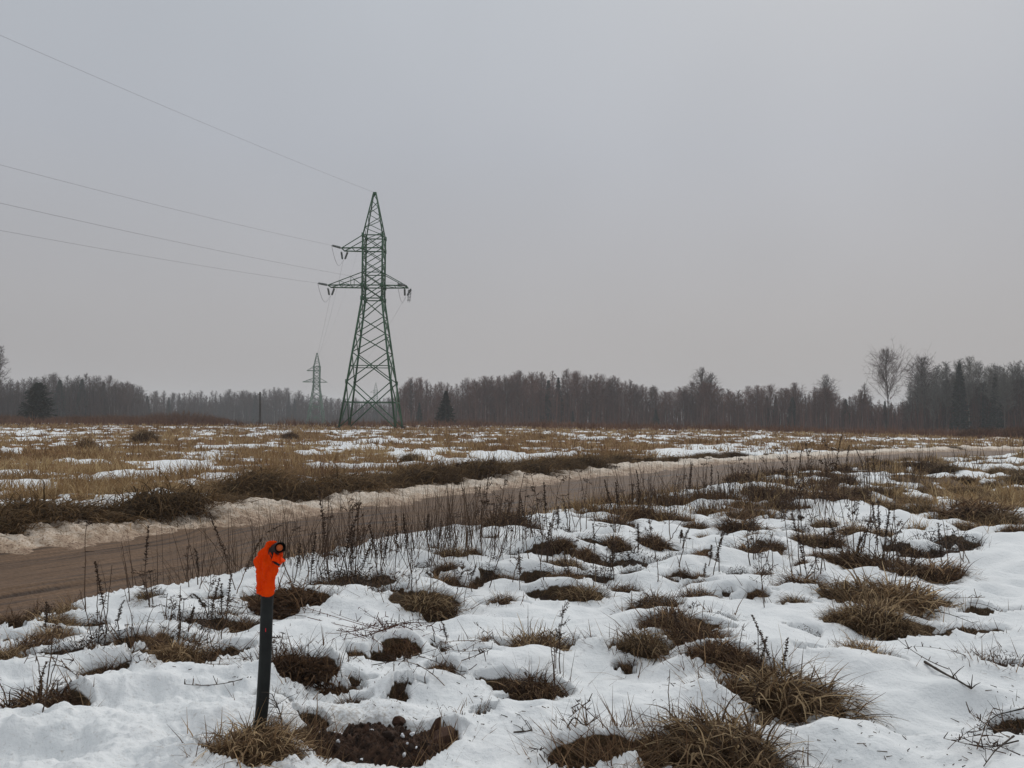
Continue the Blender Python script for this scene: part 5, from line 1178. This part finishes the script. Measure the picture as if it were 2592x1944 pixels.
V, Fc = tube([Q[-1] - tgt * 0.012, Q[-1] + tgt * 0.002], 0.0265, 24, False); link('end_collar', mesh_data('end_collar', V, Fc, M['pipe'], smooth_shade=True), e)
V, Fc = tube([Q[-1] - tgt * 0.02, Q[-1] - tgt * 0.004], 0.0145, 16); link('orange_core', mesh_data('orange_core', V, Fc, M['orange_in']), e)
V, Fc = tube([Q[-1] - tgt * 0.03, Q[-1] - tgt * 0.010], 0.0215, 16); link('end_plug', mesh_data('end_plug', V, Fc, M['pipe']), e)
r0 = pp(573.5, 1358) - B0
V, Fc = tube([r0 + (0, 0, -0.008), r0 + (0, 0, 0.008)], 0.0287, 24, False); V = V; F_ = [f for f in Fc if np.all(V[f][:, 1] < r0[1] - 0.008) and (abs(V[f][:, 0].mean() - r0[0] - 0.012) < 0.006 or V[f][:, 0].mean() < r0[0] - 0.024)]
link('red_mark', mesh_data('red_mark', V, np.array(F_), M['red']), e)
# orange sheeting: a loft with folds round the pipe, its own thing
SEC = [(1284, 574.5, 18.5), (1272, 574.5, 18.5), (1255, 575, 19), (1238, 576, 20), (1224, 579, 23), (1213, 581, 25), (1205, 581, 25), (1197, 583, 23), (1188, 586, 19), (1180, 588, 15), (1173, 590.5, 11.5), (1168, 592, 8), (1166.5, 593, 4)]
ns_, na_ = 64, 72
ys = np.linspace(SEC[0][0], SEC[-1][0], ns_); sy = [q[0] for q in SEC][::-1]
cxs = np.interp(ys, sy, [q[1] for q in SEC][::-1]); hws = np.interp(ys, sy, [q[2] for q in SEC][::-1])
kpx = DP / F * U; V = []
th = np.linspace(0, 2 * math.pi, na_, endpoint=False)
for i_ in range(ns_):
    c = pp(cxs[i_], ys[i_]); v = i_ / ns_
    fold = 0.24 * np.sin(5 * th + 3.0 * np.sin(4 * v) + 2 * v) * (0.25 + 0.75 * math.sin(math.pi * v)) + 0.16 * (fbm(th * 1.6 + np.cos(th), np.full(na_, v * 7), 5, 3) - 0.5) * 2 + 0.10 * np.sin(11 * th + 14 * v) * (0.3 + v)
    rr_ = hws[i_] * kpx * (1 + fold * (0.55 + 0.5 * v)); rr_ = rr_ * (1 - 0.30 * np.abs(fbm(th * 1.3 + 3 + np.cos(th) * 1.5, np.full(na_, v * 5.5), 25, 3) - 0.5) * 2); rr_ = rr_ + 0.010 * (np.abs(fbm(np.cos(th) * 2.6 + 9, np.sin(th) * 2.6 + v * 9, 65, 3) - 0.5) * 4 - 0.6); rr_ = np.maximum(rr_, 0.0295 if v < 0.82 else 0.004)
    hem = 0.006 * np.sin(2 * th + 0.6) * (1 - smooth(0, 0.12, v))
    W = np.stack([c[0] + rr_ * np.cos(th), c[1] + rr_ * 0.88 * np.sin(th) - 0.028 * smooth(0.75, 1, v), c[2] + hem + 0.006 * np.sin(6 * th + 20 * v) * math.sin(math.pi * v)], 1)
    if v < 0.8:                                          # the sheet lies outside the pipe
        k_ = int(np.argmin(np.abs(Q[:50, 2] + B0[2] - c[2]))); pc = Q[k_] + B0; dv = W[:, :2] - pc[:2]; dl = np.linalg.norm(dv, axis=1); sc2 = np.maximum(1, 0.0305 / dl); W[:, :2] = pc[:2] + dv * sc2[:, None]
    V.append(W)
V = np.vstack(V); i = np.arange(ns_ - 1)[:, None] * na_; j = np.arange(na_)[None]; j2 = (j + 1) % na_
Fc = np.stack([i + j, i + j2, i + na_ + j2, i + na_ + j], -1).reshape(-1, 4)
# opening at the upper right where the pipe end comes out
ctr = V[Fc].mean(1) - (B0 + Q[-1]); Fc = Fc[~((np.linalg.norm(ctr, axis=1) < 0.030))]
w0 = pp(575, 1284); e2 = empty('orange_wrapping', w0); tag(e2, 'bright orange plastic sheeting wrapped over the top of the black pipe post', 'wrapping')
o = link('sheet', mesh_data('sheet', V - w0, Fc, M['orange'], smooth_shade=True), e2)
sol = o.modifiers.new('thickness', 'SOLIDIFY'); sol.thickness = 0.0015
def patch(name, pts, mat, parent, n=8, wob=0.004, seed=1):           # a four-cornered crumpled flap
    a, b, c, d = [np.asarray(q) for q in pts]; u = np.linspace(0, 1, n); U_, V_ = np.meshgrid(u, u); P = (a * ((1 - U_) * (1 - V_))[..., None] + b * (U_ * (1 - V_))[..., None] + c * (U_ * V_)[..., None] + d * ((1 - U_) * V_)[..., None])
    P[..., 1] -= 0.018 * np.sin(math.pi * U_) * np.sin(math.pi * V_) + wob * np.sin(7 * U_ + 5 * V_ + seed); P = P.reshape(-1, 3); i = np.arange(n - 1)[:, None] * n; j = np.arange(n - 1)[None]
    o = link(name, mesh_data(name, P - w0, np.stack([i + j, i + j + 1, i + n + j + 1, i + n + j], -1).reshape(-1, 4), M[mat], smooth_shade=True), parent); m = o.modifiers.new('thickness', 'SOLIDIFY'); m.thickness = 0.002; return o
patch('folded_flap', [pp(587, 1211, -0.062), pp(606, 1219, -0.066), pp(607, 1203, -0.064), pp(591, 1193, -0.058)], 'orange', e2)
patch('folded_corner', [pp(604, 1219, -0.064), pp(617, 1212, -0.035), pp(614, 1207, -0.03), pp(606, 1203, -0.064)], 'orange', e2, seed=3)
patch('flap_shade_strip', [pp(588, 1212, -0.056), pp(602, 1224, -0.056), pp(606, 1219, -0.058), pp(590, 1210, -0.058)], 'pipe', e2, seed=4)  # black strip standing in for the shade under the flap
V, Fc = tube(dens(np.array([pp(583, 1180, -.03), pp(581, 1190, -.052), pp(583, 1200, -.058), pp(588, 1207, -.062)]), 10), 0.0014, 5); link('tie_cord', mesh_data('tie_cord', V - w0, Fc, M['pipe']), e2)
V, Fc = tube(dens(np.array([pp(605, 1220, -.056), pp(608, 1228, -.04), pp(608, 1238, -.03), pp(606, 1247, -.03)]), 10), 0.0022, 5); link('white_cord', mesh_data('white_cord', V - w0, Fc, M['white']), e2)

# ------------------------------------------------------------------ dug soil at the post's foot
mc = mud; n1, n2 = 210, 130
Xs, Ys = np.meshgrid(np.linspace(-0.52, 0.52, n1), np.linspace(-0.34, 0.34, n2)); e_ = np.sqrt((Xs / 0.44) ** 2 + (Ys / 0.27) ** 2) + (fbm(Xs * 6, Ys * 6, 3, 4) - .5) * .7
Zs = 0.155 * (1 - smooth(0.20, 1.05, e_)) ** 0.8 + (fbm(Xs * 22, Ys * 22, 5, 5, .8) - 0.5) * 0.10 * (1 - smooth(.8, 1.1, e_)) - 0.10 * smooth(.95, 1.25, e_) + 0.02
zb = gz(Xs.ravel() + mc[0], Ys.ravel() + mc[1]).reshape(Xs.shape).mean()
V = np.stack([Xs, Ys, Zs], -1).reshape(-1, 3); i = np.arange(n2 - 1)[:, None] * n1; j = np.arange(n1 - 1)[None]; Fc = np.stack([i + j, i + j + 1, i + n1 + j + 1, i + n1 + j], -1).reshape(-1, 4)
sp_ = empty('soil_heap', (mc[0], mc[1], float(gz(mc[0], mc[1])[0]))); tag(sp_, 'freshly dug dark brown soil heap right of the post foot', 'soil')
link('loose_soil', mesh_data('loose_soil', V, Fc, M['soil'], smooth_shade=False), sp_)
def clod_mesh(seed, mat, name):
    import bmesh
    g = R(seed); bm = bmesh.new(); bmesh.ops.create_icosphere(bm, subdivisions=2, radius=1.0); o3 = g.normal(0, 1, 3)
    for v in bm.verts:
        c = np.array(v.co); k = 1 + 0.28 * math.sin(2.3 * c[0] + o3[0] * 3) * math.cos(2.9 * c[1] + o3[1] * 3) + g.normal(0, .10); v.co = Vector(c * k)
    me = bpy.data.meshes.new(name); bm.to_mesh(me); bm.free(); me.materials.append(M[mat]); return me
CL = [clod_mesh(20 + k, 'soil' if k % 3 else 'clay', 'clod') for k in range(6)]; SNB = [clod_mesh(40 + k, 'whitesnow', 'snow_crumb') for k in range(3)]
g = R(5)
def soil_z(x, y):
    return float(Zs[int(np.clip(round((y + .34) / .68 * (n2 - 1)), 0, n2 - 1)), int(np.clip(round((x + .52) / 1.04 * (n1 - 1)), 0, n1 - 1))])
for k in range(240):
    a = g.random() * 6.28; q = math.sqrt(g.random()) * (1.0 if k % 4 else 1.12); x, y = 0.42 * q * math.cos(a), 0.25 * q * math.sin(a); r = g.uniform(.004, .011) if k > 24 else g.uniform(.011, .021)
    me = CL[k % 6] if k % 19 else SNB[k % 3]; o = link('clod' if k % 19 else 'snow_crumb', me, sp_, (x, y, max(soil_z(x, y), -0.02) + r * .35)); o.scale = (r * 1.3, r, r * .8); o.rotation_euler = tuple(g.random(3) * 6)
# the upright clay slab and the big clod on the right
cw = at_g(938 * U, 1618 * U); zc = gz(cw[0], cw[1])[0]
o = link('clay_clod', clod_mesh(61, 'clay', 'clay_clod'), loc=(cw[0], cw[1], zc + 0.085)); o.scale = (0.030, 0.026, 0.058); o.rotation_euler = (0.1, 0.35, 0.4); tag(o, 'upright reddish clay slab sticking up at the right of the soil heap', 'clod')
o = link('clay_clod', clod_mesh(62, 'clay', 'clay_clod'), loc=(cw[0] + .045, cw[1] - .08, zc + .07)); o.scale = (.085, .06, .05); o.rotation_euler = (.2, -.3, .5); tag(o, 'big reddish clay clod at the right end of the soil heap', 'clod')
c2 = at_g(862 * U, 1604 * U); o = link('clay_clod', clod_mesh(63, 'clay', 'clay_clod'), loc=(c2[0], c2[1], gz(c2[0], c2[1])[0] + .05)); o.scale = (.036, .032, .024); tag(o, 'rounded clay clod on the back rim of the soil heap', 'clod')

# ------------------------------------------------------------------ log, branches, debris
def branch(pts, r0, name, label, cat, mat='log', shoots=5, seed=1):
    g = R(seed); P = [at_g(x * U, y * U, max(0.0, zz_ - 0.09)) for x, y, zz_ in pts]; P = dens(np.array(P), 16); c0 = P[0].copy(); P = P - c0; V, Fc = tube(P, np.linspace(r0, r0 * .45, 16) * (1 + g.normal(0, .06, 16)), 8)
    o = link(name, mesh_data(name, V, Fc, M[mat], np.full(len(V), .3), True), loc=c0)
    for k in range(shoots):
        j = int(g.integers(6, 16)); L = g.uniform(.04, .12); d = g.normal(0, 1, 3); d[2] = abs(d[2]) * .8; d /= np.linalg.norm(d); V, Fc = tube([P[j], P[j] + d * L * .5 + (0, 0, .005), P[j] + d * L], [r0 * .4, r0 * .3, r0 * .15], 5, False)
        link('side_shoot', mesh_data('side_shoot', V, Fc, M[mat], np.full(len(V), .3)), o)
    tag(o, label, cat)
branch([(1636, 1100, .14), (1670, 1106, .14), (1735, 1120, .1)], .075, 'fallen_log', 'dark fallen log in the snow by the roadside stalks on the right', 'log', shoots=2)
branch([(1998, 1430, .10), (2040, 1455, .11), (2080, 1475, .11), (2098, 1488, .10)], .009, 'fallen_branch', 'thin dark branch lying on the clean snow at the right', 'branch', seed=2, shoots=7)
branch([(1955, 1310, .12), (2050, 1325, .16), (2100, 1345, .12)], .005, 'fallen_branch', 'long thin twig reaching over the snow right of the grass island', 'branch', seed=3)
branch([(2212, 1530, .25), (2150, 1545, .18), (2115, 1575, .10)], .004, 'fallen_branch', 'arching bare twig at the lower right edge, upper one', 'branch', seed=4)
branch([(2200, 1600, .10), (2140, 1615, .12), (2090, 1607, .10)], .004, 'fallen_branch', 'bare twig at the lower right edge pointing left', 'branch', seed=5)
branch([(2190, 1590, .12), (2150, 1620, .14), (2125, 1655, .10)], .0045, 'fallen_branch', 'forked bare twig at the lower right corner', 'branch', seed=6)
branch([(612, 1590, .02), (606, 1540, .22), (588, 1500, .40)], .004, 'leaning_stalk', 'dark leafy stalk leaning against the pipe post', 'stalk', seed=7, shoots=16)
branch([(1140, 1640, .08), (1195, 1615, .09), (1250, 1620, .09)], .004, 'fallen_branch', 'pale bent twig on the snow at the bottom edge', 'branch', seed=8, shoots=1)
branch([(1110, 1582, .07), (1150, 1578, .08)], .005, 'fallen_branch', 'short dark twig in a small snow hollow, centre foreground', 'branch', seed=9, shoots=6)
branch([(1225, 1572, .08), (1240, 1545, .16), (1262, 1570, .09), (1295, 1548, .14)], .004, 'fallen_branch', 'hook-shaped dark twig standing from the snow, centre foreground', 'branch', seed=10, shoots=6)
g = R(91); n = 1500
px = g.uniform(0, 2212, n); py = 1659 - np.abs(g.normal(0, 1, n)) * 170; P = np.array([at(a * U, b * U, 0.05) for a, b in zip(px, np.clip(py, 1150, 1658))]); x, y = P[:, 0], P[:, 1]
z, c, a_, b_ = terrain(x, y); w8 = fbm(x * 1.6, y * 1.6, 33, 3) + 0.12 * (x < -0.4) + 0.1 * ((x > 1.4) & (y < 5)); k = (c > 0.8) & (a_ > 0.2) & (w8 > 0.62); x, y, z = x[k], y[k], z[k]; m = len(x)
B = np.stack([x, y, z + 0.004], 1); V, Fc, T = ribbons(B, B + np.stack([g.normal(0, .014, m), g.normal(0, .014, m), g.uniform(0, .012, m)], 1), 0.005, 0.003, g, g.random(m))
tag(link('snow_debris', mesh_data('snow_debris', V, Fc, M['debris'], T)), 'tiny leaf and stem fragments scattered on the near snow', 'debris', kind='stuff')

# ------------------------------------------------------------------ look-alikes: say which one by its place in the photo
same = {}
for o in sc.objects:
    if o.parent is None and 'label' in o: same.setdefault(o['label'], []).append(o)
for lab, L_ in same.items():
    if len(L_) > 1:
        L_.sort(key=lambda o: project(o.location)[0])
        for k, o in enumerate(L_):
            e = 'leftmost' if k == 0 else 'rightmost' if k == len(L_) - 1 else ordinal(k + 1) + ' from left'
            if len((lab + ' ' + e).split()) <= 16: o['label'] = lab + ', ' + e
